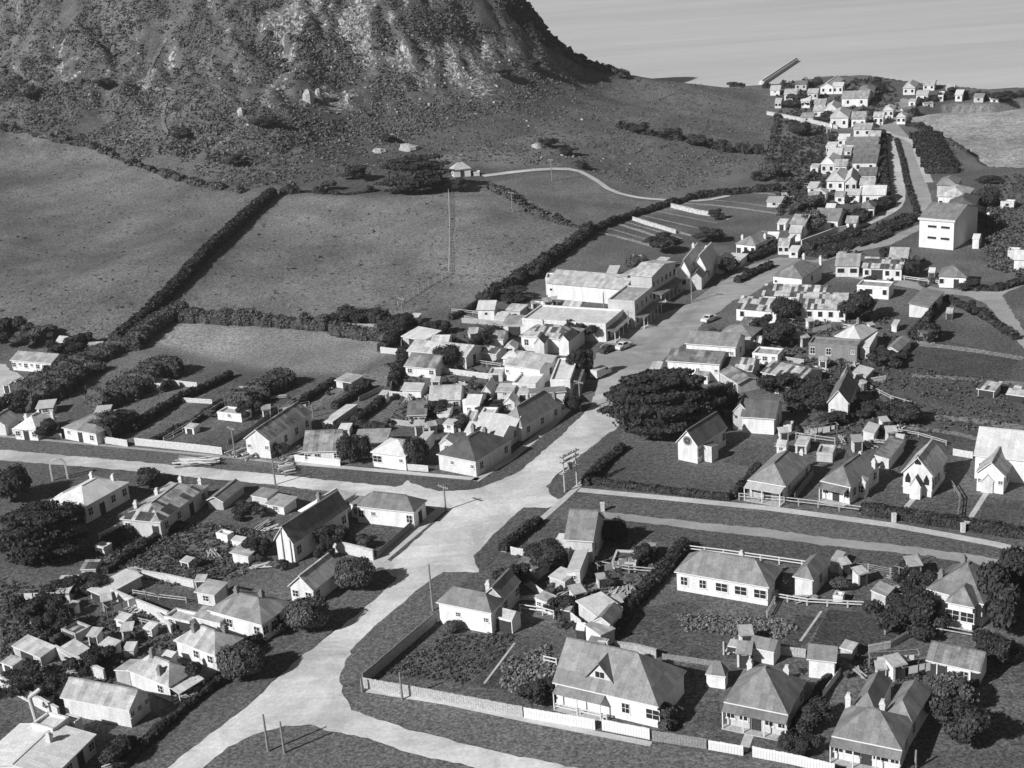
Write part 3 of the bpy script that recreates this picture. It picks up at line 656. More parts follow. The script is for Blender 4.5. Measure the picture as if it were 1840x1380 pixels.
# ------------------------------------------------------------------ walls and fences
def fence(name, label, px, h=1.3, kind='paling', mat='timber', cat='fence', group=None, thick=.05):
    P = np.array([G(*p) for p in px]); Q = resamp(P, .32 if kind == 'paling' else 2.4); 
    o = empty(name, P[0]); tag(o, label, cat, group)
    L = lambda q, z=0: (q[0] - P[0][0], q[1] - P[0][1], q[2] - P[0][2] + z)
    if kind == 'paling':
        b = MB()
        for q, r in zip(Q[:-1], Q[1:]):
            hh = h * random.uniform(.97, 1.02); g = q + (r - q) * .93; mid = (Vector(L(q)) + Vector(L(g))) / 2
            b.beam(Vector(L(q, hh / 2 - .1)), Vector(L(g, hh / 2 - .1)), thick, hh + .2)
        b.build('paling_panel', [mat], o)
        b = MB(); S = resamp(P, 3.5)
        for q, r in zip(S[:-1], S[1:]): b.beam(L(q, h * .8), L(r, h * .8), .17, .09)
        b.build('rail', [mat], o)
    elif kind == 'wall':
        b = MB(); S = resamp(P, 1.5)
        for q, r in zip(S[:-1], S[1:]):
            hh = h * random.uniform(.94, 1.06); b.beam(L(q, hh / 2 - .3), L(r, hh / 2 - .3), thick, hh + .6)
        b.build('masonry', [mat], o)
        b = MB()
        for q, r in zip(S[:-1], S[1:]): b.beam(L(q, h * 1.06 + .04), L(r, h * 1.06 + .04), thick + .08, .07)
        b.build('coping', [mat], o)
    else:
        S = Q; n = {'rail': 2, 'wire': 3}[kind]
        b = MB(); w = .09 if kind == 'rail' else .03
        for k in range(n):
            z = h * (1 - k * .4 if kind == 'rail' else .95 - k * .3)
            for q, r in zip(S[:-1], S[1:]): b.beam(L(q, z), L(r, z), w, w * 1.4)
        b.build('rail', [mat], o)
        key = ('fp', mat, h)
        if key not in _cache:
            pb = MB(); pb.box(-.08, -.08, -.4, .08, .08, h + .08); _cache[key] = pb.mesh('post'); _cache[key].materials.append(M[mat])
        for q in S[:100]: part('post', _cache[key], o, L(q))
    return o

# ------------------------------------------------------------------ foliage
def leafquads(C, N, s, seed=0, up=.3):
    """small leaf clumps: quads centred at C facing roughly N"""
    r = np.random.default_rng(seed); n = len(C); N = N + r.normal(0, .55, (n, 3)); N[:, 2] += up; N /= np.linalg.norm(N, axis=1)[:, None] + 1e-9
    t = np.cross(N, r.normal(0, 1, (n, 3))); t /= np.linalg.norm(t, axis=1)[:, None] + 1e-9; q = np.cross(N, t)
    ss = (s * r.uniform(.6, 1.3, n))[:, None]; e = r.uniform(.5, 1, n)[:, None]
    V = np.stack([C - t * ss - q * ss * e * .6, C + t * ss * .7 - q * ss * e, C + t * ss + q * ss * e * .7, C - t * ss * .6 + q * ss * e], 1).reshape(-1, 3)
    return V, r.random(n)
def leafmesh(name, C, N, s, mat, seed=0, core=None):
    V, rr = leafquads(C, N, s, seed); Fq = np.arange(len(V)).reshape(-1, 4); lf = np.repeat(rr, 4)
    if core is not None:
        cv, cf = core; Fq = np.r_[Fq, cf + len(V)]; V = np.r_[V, cv]; lf = np.r_[lf, np.full(len(cv), .25)]
    me = npmesh(name, V, Fq, False); at = me.attributes.new('leaf', 'FLOAT', 'POINT'); at.data.foreach_set('value', lf.astype(np.float32)); me.materials.append(M[mat]); return me
def sph(n=8, mth=6):
    V = []; Fq = []
    for j in range(mth + 1):
        ph = math.pi * j / mth
        for i in range(n): th = 2 * math.pi * i / n; V.append((math.sin(ph) * math.cos(th), math.sin(ph) * math.sin(th), math.cos(ph)))
    for j in range(mth):
        for i in range(n): k = (i + 1) % n; Fq.append((j * n + i, (j + 1) * n + i, (j + 1) * n + k, j * n + k))
    return np.array(V), np.array(Fq)
SV, SF = sph()
def crown(kind, seed, mat, n=900):
    """unit crown: radius 1 in x,y; z from 0 to 1 (to be scaled)"""
    r = np.random.default_rng(seed); C = []; N = []; cv = []; cf = []
    if kind == 'round': lobes = [((0, 0, .5), (.84, .84, .44))] + [((.55 * math.cos(a), .55 * math.sin(a), .5 + .12 * math.sin(3 * a)), (.42, .42, .33)) for a in np.arange(7) * .9]
    elif kind == 'loose': lobes = [((r.normal(0, .36), r.normal(0, .36), r.uniform(.22, .8)), (r.uniform(.3, .5), r.uniform(.3, .5), r.uniform(.13, .24))) for _ in range(11)]
    elif kind == 'tier':                      # macrocarpa: flat layered boughs
        lobes = []
        for k in range(58):
            z = r.uniform(.06, .93); rad = math.sqrt(max(.04, 1 - ((z - .34) / .68) ** 2)) * r.uniform(.35, .86); a = r.uniform(0, 6.28)
            lobes.append(((rad * math.cos(a), rad * math.sin(a), z), (r.uniform(.2, .34), r.uniform(.16, .28), r.uniform(.03, .06))))
        lobes += [((0, 0, .48), (.78, .78, .4))]
    elif kind == 'cone': lobes = [((r.normal(0, .12), r.normal(0, .12), z), (.9 * (1 - z) + .12, .9 * (1 - z) + .12, .1)) for z in np.linspace(.1, .95, 9)]
    if kind == 'tier': w = np.array([l[1][0] * l[1][1] for l in lobes]); w[-1] *= .35
    else: w = np.array([l[1][0] * l[1][2] for l in lobes])
    w = w / w.sum()
    for (c, s), q in zip(lobes, w):
        m = max(8, int(n * q)); d = r.normal(0, 1, (m, 3)); d /= np.linalg.norm(d, axis=1)[:, None]
        rr = r.uniform(.76, 1.16, m)[:, None]; C.append(np.array(c) + d * np.array(s) * rr); N.append(d / np.array(s))
        k = len(cv) and sum(map(len, cv)); cv.append(SV * np.array(s) * .84 * (1 + .12 * r.normal(0, 1, (len(SV), 1)).clip(-1, 1)) + np.array(c)); cf.append(SF + k)
    C = np.concatenate(C); N = np.concatenate(N); N /= np.linalg.norm(N, axis=1)[:, None]; C[:, 2] = np.maximum(C[:, 2], .02)
    return leafmesh('crown', C, N, {'round': .048, 'loose': .055, 'tier': .031, 'cone': .07}[kind], mat, seed, (np.concatenate(cv), np.concatenate(cf)))
def trunk_mesh(seed):
    r = random.Random(seed); b = MB(); b.tube((0, 0, -.2), (.02, .01, .45), .07, .05); 
    for k in range(6):
        a = k * 1.05 + r.random(); z = r.uniform(.28, .5); b.tube((.01, 0, z), (.55 * math.cos(a), .55 * math.sin(a), z + r.uniform(.12, .35)), .03, .01, 5)
    me = b.mesh('trunk'); me.materials.append(M['bark']); return me
CR = {}
def get_crown(kind, mat, variant, n):
    n = int(n * (1.5 if kind != 'tier' else 1))
    k = (kind, mat, variant, n)
    if k not in CR: CR[k] = crown(kind, 11 + variant * 7 + len(CR), mat, n)
    return CR[k]
TRK = [trunk_mesh(i) for i in range(3)]
tcount = [0]
def tree(name, label, kind, px, py, dia, hgt, mat='leafD', cat='tree', group=None, lift=None, n=900, sq=1.0, at=None, rot=None):
    tcount[0] += 1; P = np.array(at) if at is not None else G(px, py)
    e = empty(name, P, random.uniform(0, 6.28) if rot is None else rot); tag(e, label, cat, group)
    lift = hgt * (.1 if name in ('bush', 'shrub') else .16) if lift is None else lift
    c = part('crown' if cat == 'tree' else 'foliage', get_crown(kind, mat, tcount[0] % 3, n), e, (0, 0, lift)); c.scale = (dia / 2, dia / 2 * sq, hgt - lift)
    t = part('trunk' if cat == 'tree' else 'stem', TRK[tcount[0] % 3], e, (0, 0, 0)); t.scale = (dia / 2, dia / 2, hgt)
    return e
def hedge(name, label, px, w, h, mat='leafD', cat='hedge', rough=.25, dens=9, group=None, s=.28, step=.9, jag=.0):
    P = resamp(np.array([G(*p) for p in px]), step); d = np.gradient(P[:, :2], axis=0); d /= np.linalg.norm(d, axis=1)[:, None] + 1e-9; nn = np.c_[-d[:, 1], d[:, 0]]
    L = len(P); sd_ = abs(hash(label)) if False else sum(map(ord, label)); r = np.random.default_rng(sd_)
    hv = h * (1 + rough * (fbm(np.arange(L) * .45, np.full(L, sd_ * .37), 3, 5) * 2 - 1) * 1.5); wv = w * (1 + rough * (fbm(np.arange(L) * .4, np.full(L, sd_ * .71), 3, 6) * 2 - 1) * 1.3)
    if jag:
        gp = np.clip((fbm(np.arange(L) * .3, np.full(L, sd_ * .53), 3, 8) - jag) * 9 + .5, .08, 1); hv = hv * gp; wv = wv * (.35 + .65 * gp)
    prof = [(-.5, -.1), (-.52, .55), (-.36, .9), (0, 1), (.36, .9), (.52, .55), (.5, -.1)]
    V = []; 
    for a, z in prof: V.append(np.c_[P[:, :2] + nn * (wv * a * .93)[:, None], P[:, 2] + hv * z * .95 + r.normal(0, .05, L)])
    V = np.concatenate(V); Fq = []; K_ = len(prof)
    for k in range(K_ - 1):
        for i in range(L - 1): Fq.append((k * L + i, k * L + i + 1, (k + 1) * L + i + 1, (k + 1) * L + i)[::-1])
    V = list(map(tuple, V)); 
    for i in (0, L - 1):                                       # end caps
        Fq.append((0 * L + i, 1 * L + i, 5 * L + i, 6 * L + i)); Fq.append((1 * L + i, 2 * L + i, 4 * L + i, 5 * L + i)); Fq.append((2 * L + i, 3 * L + i, 3 * L + i, 4 * L + i))
    Fq = [f if len(set(f)) == 4 else (f[0], f[1], f[3], f[3]) for f in Fq]; Fq = [f for f in Fq if len(set(f)) == 4]
    n = int(L * step * (w + 2 * h) * dens); n = min(n, 14000); s = s * max(1, (L * step * (w + 2 * h) * dens / 14000) ** .5)
    t = r.uniform(0, L - 1.001, n); i = t.astype(int); f = (t - i)[:, None]; q = P[i] * (1 - f) + P[i + 1] * f; hh = hv[i]; ww = wv[i]
    a = r.uniform(0, math.pi, n); lat = np.cos(a) * ww * .52; z = np.clip(np.sin(a) * 1.25, 0, 1.0) * hh * r.uniform(.9, 1.08, n); 
    side = r.random(n) < .35; z = np.where(side, r.uniform(0, 1, n) * hh * .9, z); lat = np.where(side, np.sign(lat) * ww * .5, lat)
    C = np.c_[q[:, :2] + nn[i] * lat[:, None], q[:, 2] + z]; N = np.c_[nn[i] * (lat / ww)[:, None] * 1.6, z / hh]
    for i, sg in ((0, -1), (L - 1, 1)):
        m_ = int(hv[i] * wv[i] * dens * 1.6) + 4; lat = r.uniform(-.5, .5, m_) * wv[i]; zz = r.uniform(0, .98, m_) * hv[i] * np.clip(1.25 - np.abs(lat / wv[i]) , .4, 1); off = r.uniform(.0, .35, m_) * sg
        C = np.r_[C, np.c_[P[i, :2] + nn[i] * lat[:, None] + d[i] * off[:, None], P[i, 2] + zz]]; N = np.r_[N, np.tile(np.r_[d[i] * sg * 1.5, .3], (m_, 1))]
    O = P[0].copy(); V = np.array(V) - O; C = C - O
    me = leafmesh('hedge', C, N, s, mat, sd_ % 999, (V, np.array(Fq)))
    o = link(name, me); o.location = O; tag(o, label, cat, group); return o

# ------------------------------------------------------------------ poles, vehicles, small things
def pole(label, base, top, arms=1, group='timber utility poles', dark=True, name='utility_pole', cat='pole', lean=0):
    P = G(*base); vs = np.linalg.norm(P - np.array([0, 0, CAMZ])); d = math.hypot(top[0] - base[0], top[1] - base[1])
    # height from the apparent length
    lo, hi = 1.0, 20.0
    for _ in range(30):
        m_ = (lo + hi) / 2; a = proj(P[0], P[1], P[2] + m_); l = math.hypot(a[0] - base[0], a[1] - base[1])
        if l < d: lo = m_
        else: hi = m_
    hgt = m_; e = empty(name, P, R(-45 + lean)); tag(e, label, cat, group)
    b = MB(); b.tube((0, 0, -.5), (0, 0, hgt), .17, .11, 8); b.build('shaft', ['grey' if dark else 'timber'], e)
    for k in range(arms):
        z = hgt - .4 - k * .8; c = MB(); c.box(-1.15, -.19, z - .07, 1.15, -.06, z + .07); ao = c.build('crossarm', ['grey' if dark else 'timber'], e)
        for x in (-1.0, -.55, .55, 1.0): i_ = MB(); i_.tube((x, -.12, z + .07), (x, -.12, z + .25), .05, .035, 6); i_.build('insulator', ['frame'], ao)
    return e
def car(name, label, px, py, rz, body='car', kind='sedan', group='vehicles on the main street', s=1.0):
    P = G(px, py); e = empty(name, P, rz); tag(e, label, 'car' if kind == 'sedan' else 'van', group)
    def loft(prof, mat, nm, parent, ys):
        b = MB(); a = [(x, -y, z) for (x, z), y in zip(prof, ys)]; c = [(x, y, z) for (x, z), y in zip(prof, ys)]; n = len(prof)
        b.quad(a[::-1]); b.quad(c)
        for i in range(n): j = (i + 1) % n; b.quad([a[i], a[j], c[j], c[i]])
        return b.build(nm, [mat], parent)
    if kind == 'sedan':
        pr = [(-2.2, .35), (2.2, .35), (2.25, .75), (1.9, .98), (.9, 1.05), (-1.3, 1.05), (-2.1, .95), (-2.27, .65)]; loft(pr, body, 'body', e, [.85, .85, .8, .78, .84, .84, .78, .82])
        cb = [(.9, 1.04), (.35, 1.55), (-.75, 1.58), (-1.35, 1.04)]; cab = loft(cb, body, 'cabin', e, [.78, .62, .62, .76])
        for sx, q in ((1, [(.86, 1.1), (.40, 1.49)]), (-1, [(-1.29, 1.1), (-.8, 1.5)])):
            b = MB(); (xa, za), (xb, zb) = q; o_ = .035 * sx
            b.quad([(xa + o_, -.66, za), (xa + o_, .66, za), (xb + o_, .55, zb), (xb + o_, -.55, zb)][::sx]); b.build('windscreen' if sx > 0 else 'rear_window', ['glass'], cab)
        for sy in (-1, 1):
            b = MB(); b.quad([(.7, sy * .795, 1.1), (-1.1, sy * .79, 1.1), (-.7, sy * .665, 1.48), (.32, sy * .665, 1.48)][::sy]); b.build('side_window', ['glass'], cab)
    else:
        pr = [(-2.4, .4), (2.3, .4), (2.35, 1.1), (1.6, 1.25), (1.2, 1.9), (-2.4, 2.0)]; loft(pr, body, 'body', e, [.9, .9, .86, .86, .8, .86])
        b = MB(); b.quad([(1.64, -.72, 1.3), (1.64, .72, 1.3), (1.28, .68, 1.85), (1.28, -.68, 1.85)]); b.build('windscreen', ['glass'], e)
        for sy in (-1, 1): b = MB(); b.quad([(1.3, sy * .88, 1.3), (.5, sy * .89, 1.3), (.5, sy * .86, 1.75), (1.1, sy * .85, 1.75)][::sy]); b.build('side_window', ['glass'], e)
    if 'wheel' not in _cache:
        b = MB(); b.tube((0, -.11, 0), (0, .11, 0), .34, .34, 14); b.tube((0, -.13, 0), (0, .13, 0), .16, .16, 8, 1); _cache['wheel'] = b.mesh('wheel'); _cache['wheel'].materials.append(M['tyre']); _cache['wheel'].materials.append(M['car'])
    for x in (-1.35, 1.35):
        for y in (-.78, .78): part('wheel', _cache['wheel'], e, (x, y, .34))
    for y in (-.6, .6):
        b = MB(); b.tube((2.2, y, .72), (2.3, y, .72), .12, .1, 8); b.build('headlight', ['frame'], e)
    return e
def tank(label, px, py, r=1.1, h=2.2, mat='rM', group='rainwater tanks'):
    P = G(px, py); e = empty('water_tank', P); tag(e, label, 'water tank', group)
    b = MB(); b.tube((0, 0, .25), (0, 0, h), r, r, 16); b.build('tank_shell', [mat], e)
    b = MB(); b.tube((0, 0, h + .003), (0, 0, h + .25), r * 1.03, .15, 16); b.build('lid', [mat], e)
    b = MB(); b.box(-r, -r, -.3, r, r, .245); b.build('stand', ['grey'], e)
def timberpile(label, px, py, n=16, L=3.4, rz=0, spread=1.6, name='timber_pile', group='stacked timber by the roadside'):
    P = G(px, py); e = empty(name, P, rz); tag(e, label, 'timber pile', group); r = random.Random(n + px)
    for nm, mt, k0 in (('pale_timber', 'pale', 0), ('grey_timber', 'grey', 1)):
        b = MB()
        for i in range(n // 2):
            y = r.uniform(-spread, spread); z = .12 + r.random() * .7; a = r.uniform(-.35, .35); l = L * r.uniform(.5, 1)
            b.tube((-l / 2, y - a * l / 2, z), (l / 2, y + a * l / 2, z + r.uniform(-.2, .3)), .13, .1, 6)
        b.build(nm, [mt], e)
def boulder(label, px, py, s, h, group='pale boulders on the hill', seed=0):
    r = np.random.default_rng(seed); V = SV * (1 + r.normal(0, .14, (len(SV), 1))); V[::len(SV)]; 
    n = 8; V[:n] = V[0]; V[-n:] = V[-1]
    V = np.sign(V) * np.abs(V) ** .8 * np.array([s / 2, s * .4, h]); me = npmesh('boulder', V, SF, False); o = link('boulder', me, None, ['rock']); o.location = G(px, py); o.rotation_euler = (0, 0, r.uniform(0, 6)); tag(o, label, 'boulder', group)
def rosette(e, W, h):
    b = MB(); n = 20; c = (W / 2, .28 - .06, h + .6)
    for i in range(n):
        a, d = 6.2832 * i / n, 6.2832 * (i + 1) / n
        b.quad([(c[0] + r * math.cos(t), c[1], c[2] + r * math.sin(t)) for r, t in ((.62, a), (.85, a), (.85, d), (.62, d))][::-1])
    for i in range(4): a = .785 * i; b.beam((c[0] - .62 * math.cos(a), c[1], c[2] - .62 * math.sin(a)), (c[0] + .62 * math.cos(a), c[1], c[2] + .62 * math.sin(a)), .07, .05)
    w_ = b.build('round_window', ['grey'], e); g = MB(); g.quad([(c[0] + .62 * math.cos(6.2832 * i / n), c[1] + .02, c[2] + .62 * math.sin(6.2832 * i / n)) for i in range(n)]); g.build('pane', ['glass'], w_)
def lancets(e, W, h):
    for x, z, s in ((W * .2, h * .55, .8), (W * .78, h * .55, .8), (W * .5, h + 1.6, .9)):
        b = MB(); b.quad([(x - s * .5, .2, z), (x + s * .5, .2, z), (x + s * .5, .2, z + .8), (x, .2, z + 1.7), (x - s * .5, .2, z + .8)]); b.build('window', ['glass'], e)
def slots(e, W, h):
    for i, x in enumerate((W * .38, W * .74)):
        for z in (h * .33, h * .72): b = MB(); b.box(x - 1.1, .16, z, x + 1.1, .3, z + .55); b.box(x - 1.25, .14, z - .12, x + 1.25, .31, z - .005, 1); b.build('window', ['glass', 'frame'], e)
    b = MB(); b.box(-.05, -.05, h - .3, W + .05, .3, h + .25); b.build('cornice', ['pale'], e)
def dormer(e, W, D, h, rh):
    x = W * .42; sl = rh / (D / 2); y0 = D * .12; z0 = h + sl * y0; yb = y0 + 3.0 / sl
    b = MB(); b.slab([(x - 1.9, y0, z0 + .1), (x, y0, z0 + 2.4), (x, y0 + 2.4 / sl, z0 + 2.4)], .1); b.slab([(x, y0, z0 + 2.4), (x + 1.9, y0, z0 + .1), (x, y0 + 2.4 / sl, z0 + 2.4)], .1)
    d = b.build('dormer', ['rM'], e); b = MB(); b.quad([(x - 1.6, y0 + .25, z0), (x + 1.6, y0 + .25, z0), (x, y0 + .25, z0 + 2.1)]); b.build('dormer_front', ['pale'], d)
    b = MB(); b.box(x - .55, y0 + .18, z0 + .4, x - .06, y0 + .26, z0 + 1.1); b.box(x + .06, y0 + .18, z0 + .4, x + .55, y0 + .26, z0 + 1.1); b.build('window', ['glass'], d)

# ------------------------------------------------------------------ the town: buildings (photo points of three eave corners: front left, front right, rear right)
# --- bottom left, along the lower side of the main street
B_('warehouse','large white-roofed building at the bottom left corner with a chimney mark on its roof','building',(-48,1374),(95,1396),(186,1321),3.6,'gy',1.0,'wW','rW','ww','wwdw',ch=[(.62,.62,.6)],ann=[((57,1300),(94,1310),(128,1290),5.2,'flat',.3,'wW','rW'),((108,1292),(134,1298),(146,1288),4.2,'flat',.3,'wW','rW')])
B_('barn','big white weatherboard barn with plain long wall, lower left above the road','barn',(107,1253),(232,1277),(289,1248),3.9,'gx',1.9,'wW','rL','','sss',wl='')
B_('cottage','white cottage with two dark chimneys and verandah, next above the big white barn','cottage',(226,1203),(303,1234),(343,1200),3.6,'hip',2.0,'wW','rL','_w','wdw',ch=[(.35,.5),(.7,.2)],pch=0,ver=('r',1.8,.05,.95,'rW'),ann=[((205,1203),(232,1212),(262,1192),2.6,'skl',.7,'wL','rL')])
B_('cottage','pale hip-roofed cottage in the middle of the lower left row of three','cottage',(311,1150),(386,1178),(428,1143),3.6,'hip',2.0,'wW','rL','_ww','wdw',ch=[(.3,.35),(.75,.75)],pch=0,ver=('r',1.8,.05,.95,'rW'),ann=[((345,1108),(395,1120),(412,1104),2.8,'sk',.6,'wW','rL')])
B_('house','white house with four street windows and long front wall, topmost of the lower left row','house',(372,1096),(470,1123),(526,1082),4.2,'hip',2.0,'wW','rM','_w_w','wwww',ch=[(.2,.6),(.6,.7)],pch=0,ann=[((348,1063),(385,1070),(407,1050),3.0,'sk',.5,'wW','rL','w')])
B_('house','gable-fronted white house with pale roof beside the round roadside bushes','house',(522,1049),(563,1062),(616,1020),3.6,'gy',2.4,'wW','rL','ww','w_w')
B_('hall','long narrow steep-roofed building with tall blank white gable end','hall',(475,984),(527,978),(628,912),5.0,'gy',3.2,'wW','rM','','w_w_w')
B_('shop','white-roofed shop with chimney at the edge of the left cross street','shop',(528,922),(575,926),(640,886),4.0,'hip',1.6,'wW','rW','w','ww',ch=[(.5,.3)],pch=0)
B_('house','long white house with grey roof facing its lawn at the street corner','house',(636,909),(744,921),(766,898),4.4,'hip',2.0,'wW','rM','ws__w','d',ann=[((628,905),(648,912),(655,900),3.4,'sk',.6,'wW','rM','w')])
B_('house','white-roofed house with dark side wall behind the big dark tree at left','house',(78,905),(152,911),(233,866),4.6,'hip',2.0,'wW','rW','w_d','wdww',ch=[(.2,.8),(.75,.85)],ann=[((98,893),(128,899),(140,886),4.0,'gy',1.4,'wW','rW')])
B_('house','large pale hip-roofed house with several tall chimneys left of the town allotments','house',(219,929),(288,939),(376,871),4.4,'hip',1.8,'wL','rP','w_d','wwdw',ch=[(.1,.25),(.25,.55),(.35,.95),(.85,.95)],ann=[((263,905),(300,913),(320,893),4.6,'gy',1.2,'wL','rP')])
B_('shed','small grey gabled shed beside the left cross street verge','shed',(378,893),(401,902),(441,870),2.8,'gy',1.0,'wL','rM')
B_('shed','low flat white-roofed shed in the left allotments','shed',(150,1062),(186,1072),(258,1037),2.6,'sk',.4,'wL','rW','D')
B_('shed','pale square shed left of the low flat white shed','shed',(97,1058),(124,1064),(144,1036),2.8,'sk',.4,'wW','rW','d')
B_('shed','small white outhouse with dark doorway behind the row of three cottages','outhouse',(295,1107),(340,1117),(356,1101),3.0,'flat',.3,'wW','rL','sD')
B_('shed','wide pale skillion shed in the bottom left yards','shed',(20,1160),(72,1182),(98,1164),2.4,'sk',.5,'wL','rL','D')
B_('shed','square pale-roofed shed next to the wide skillion shed at bottom left','shed',(102,1166),(130,1184),(150,1164),2.8,'sk',.5,'wL','rL')
B_('shed','small white hut among the left allotments, nearest the gable-ended long hall','hut',(388,957),(408,962),(416,955),2.3,'flat',.3,'wW','rW')
B_('shed','little white lean-to beside the small hut in the allotments','hut',(414,970),(434,974),(440,967),2.0,'sk',.3,'wW','rW')
B_('shed','white shed corner against the fence left of the long narrow hall','shed',(430,985),(446,1000),(470,980),2.6,'skr',.4,'wW','rL')
B_('shed','white square outhouse at the end of the chimneyed house\'s garden wall','outhouse',(170,980),(186,984),(192,975),2.4,'flat',.3,'wW','rW','d')
B_('shed','low rubble-pale hut below the white square outhouse','hut',(148,1018),(172,1022),(182,1008),1.8,'sk',.4,'wL','rP')
B_('shed','tiny pale shed on the bottom left edge of the allotments','hut',(40,1090),(52,1110),(62,1098),2.2,'sk',.4,'wL','rL')
B_('shed','ruined pale outhouse with a dark opening among bottom left yards','outhouse',(110,1130),(135,1140),(152,1122),2.4,'flat',.3,'wL','rP','D')
B_('shed','pale open-fronted shed just above the square pale-roofed shed','shed',(176,1158),(200,1166),(203,1152),2.4,'sk',.4,'wW','rL','D')
B_('shed','small white privy below the pale rubble of the left yards','hut',(228,1160),(240,1168),(248,1155),2.2,'sk',.3,'wW','rW')
B_('shed','white lean-to behind the shop at the left cross street','shed',(475,905),(510,912),(530,895),2.6,'sk',.4,'wW','rL','w')
B_('shed','grey-roofed small shed by the cross street left of the white lean-to','shed',(450,890),(480,896),(488,882),2.3,'sk',.4,'wL','rM')
# --- along the left cross street, far side
B_('cottage','pale hip-roofed cottage with three chimneys, second from the left edge on the cross street','cottage',(22,770),(66,773),(106,749),3.4,'hip',2.2,'wW','rW','wdw','w',ch=[(.15,.5),(.3,.9),(.95,.8)])
B_('cottage','white gabled cottage cut by the left edge of the photo','cottage',(-30,762),(9,764),(22,748),3.4,'gy',1.8,'wW','rL','w')
B_('cottage','white cottage with grey roof beside a dark hedge, third along the cross street','cottage',(110,768),(172,780),(203,748),3.6,'hip',1.8,'wW','rM','sdw','w',ch=[(.7,.9)])
B_('shed','white skillion shed behind the three-chimney cottage','shed',(69,728),(96,731),(103,719),3.0,'sk',.4,'wW','rW','w')
B_('shed','small white-roofed shed behind the grey-roofed cottage','shed',(172,740),(195,743),(203,730),2.2,'sk',.5,'wL','rW')
B_('hall','long low white building with a row of windows by the gravel yard','hall',(17,647),(92,653),(101,637),3.6,'gx',1.4,'wW','rL','wswswsw','w')
B_('shed','white gable-roofed farm shed among trees below the left paddock','shed',(99,613),(126,616),(131,606),2.6,'gx',1.2,'wW','rW')
B_('shed','pale tumbledown shed among trees at the foot of the long hedge','shed',(157,624),(177,628),(187,615),2.2,'sk',.6,'wL','rL')
B_('shed','tiny white hut standing in the left paddock edge','hut',(84,594),(93,596),(96,590),2.0,'sk',.4,'wW','rW')
B_('chapel','long pale-roofed hall with white gable front and round window on the left cross street','hall',(434,790),(484,793),(561,741),5.2,'gy',2.4,'wW','rS','s_s','wwww')
B_('cottage','white cottage with steep streaked iron roof next right of the long pale hall','cottage',(551,802),(612,810),(626,780),3.2,'gx',3.0,'wW','rS','ww_w','',ch=[(.95,.2)])
B_('cottage','white-fronted cottage between two clipped dark trees','cottage',(665,812),(729,820),(748,792),4.2,'hip',1.6,'wW','rW','W_s','w',ann=[((727,816),(741,821),(781,776),3.4,'skl',.3,'wW','rW')])
B_('shed','white-roofed building behind the two clipped dark trees','shed',(640,793),(692,803),(704,775),3.6,'sk',.8,'wW','rL','w')
B_('house','dark-roofed white corner house at the junction, blank wall to the street','house',(770,825),(855,830),(921,789),4.4,'hip',2.8,'wW','rD','_s_s','w_w',ch=[(.05,.95),(.4,.9)],pch=0)
B_('house','white building with three small gables behind the dark-roofed corner house','house',(834,775),(905,784),(948,750),4.6,'M',1.4,'wW','rW','_ss_','w')
B_('house','steep grey hip-roofed house with chimney above the corner house on the main street','house',(902,757),(938,768),(1012,722),4.2,'hip',3.4,'wW','rM','','www',ch=[(.2,.4),(.8,.9)],pch=0)
B_('shop','white parapet shop with a single dark window facing down the main street','shop',(951,708),(1018,703),(1022,684),5.2,'skf',1.2,'wW','rM','_s_','w')
B_('shop','white flat-topped shop just above the parapet shop with single window','shop',(988,684),(1024,682),(1038,643),5.4,'flat',.3,'wW','rW','','www',ver=('r',2.0,.05,.95,'rM'))
B_('shop','large white two-gable shop block behind the main street verandahs','shop',(903,655),(970,665),(1000,640),5.0,'M',1.2,'wW','rL','s_s_s','w',ann=[((925,684),(962,690),(978,672),3.6,'flat',.3,'wW','rW','w')])
B_('house','twin-fronted white house with grey patched roof and two dark trees before it','house',(933,603),(1024,611),(1050,590),4.8,'hip',2.0,'wW','rP','ww_w','w',ch=[(.3,.5)],ann=[((960,616),(978,618),(985,608),4.8,'gy',1.6,'wW','rM'),((1003,612),(1022,614),(1040,600),4.8,'gy',1.6,'wW','rM')])
B_('store','long white flat-parapet store with dark street front','store',(938,572),(1088,582),(1108,556),6.2,'flat',.4,'wW','rW','___s_s_','dwd',ver=('r',2.4,.0,1.0,'rM'),ann=[((905,580),(945,584),(955,570),4.0,'sk',.6,'wW','rL','D')])
B_('hotel','tall white two-storey hotel with dark street face next to the long store','hotel',(1085,548),(1140,541),(1172,515),8.6,'flat',.4,'wL','rL','_s_','uuuu',ver=('r',2.4,.0,1.0,'rM'))
B_('warehouse','very long white warehouse with pale iron roof behind the hotel','warehouse',(980,508),(1122,520),(1136,495),5.4,'gx',2.2,'wW','rL','s______s','',ann=[((982,497),(1000,499),(1003,490),5.8,'flat',.3,'wW','rL','d')])
B_('store','big shop with high stepped parapet and shadowed facade on the main street','store',(1122,512),(1172,497),(1216,470),9.2,'gx',1.5,'wL','rL','','uuuuuu',ver=('r',2.4,.0,1.0,'rM'),ann=[((1105,498),(1128,500),(1172,478),7.5,'skl',.8,'wL','rL')])
B_('house','nearer of two steep white-roofed gabled houses on the main street','house',(1216,500),(1241,494),(1266,462),5.2,'gy',4.4,'wW','rW','w','w_w',ch=[(.5,.7)])
B_('house','farther of two steep white-roofed gabled houses, with grey porch gable','house',(1243,490),(1269,484),(1291,460),5.2,'gy',4.2,'wW','rW','w','ww',ch=[(.3,.8)],ann=[((1240,497),(1262,500),(1272,487),4,'gy',1.8,'wL','rM')])
B_('cottage','white-roofed low cottage just beyond the two steep gabled houses','cottage',(1275,478),(1300,474),(1318,458),3.6,'hip',1.6,'wW','rW','ww','w')
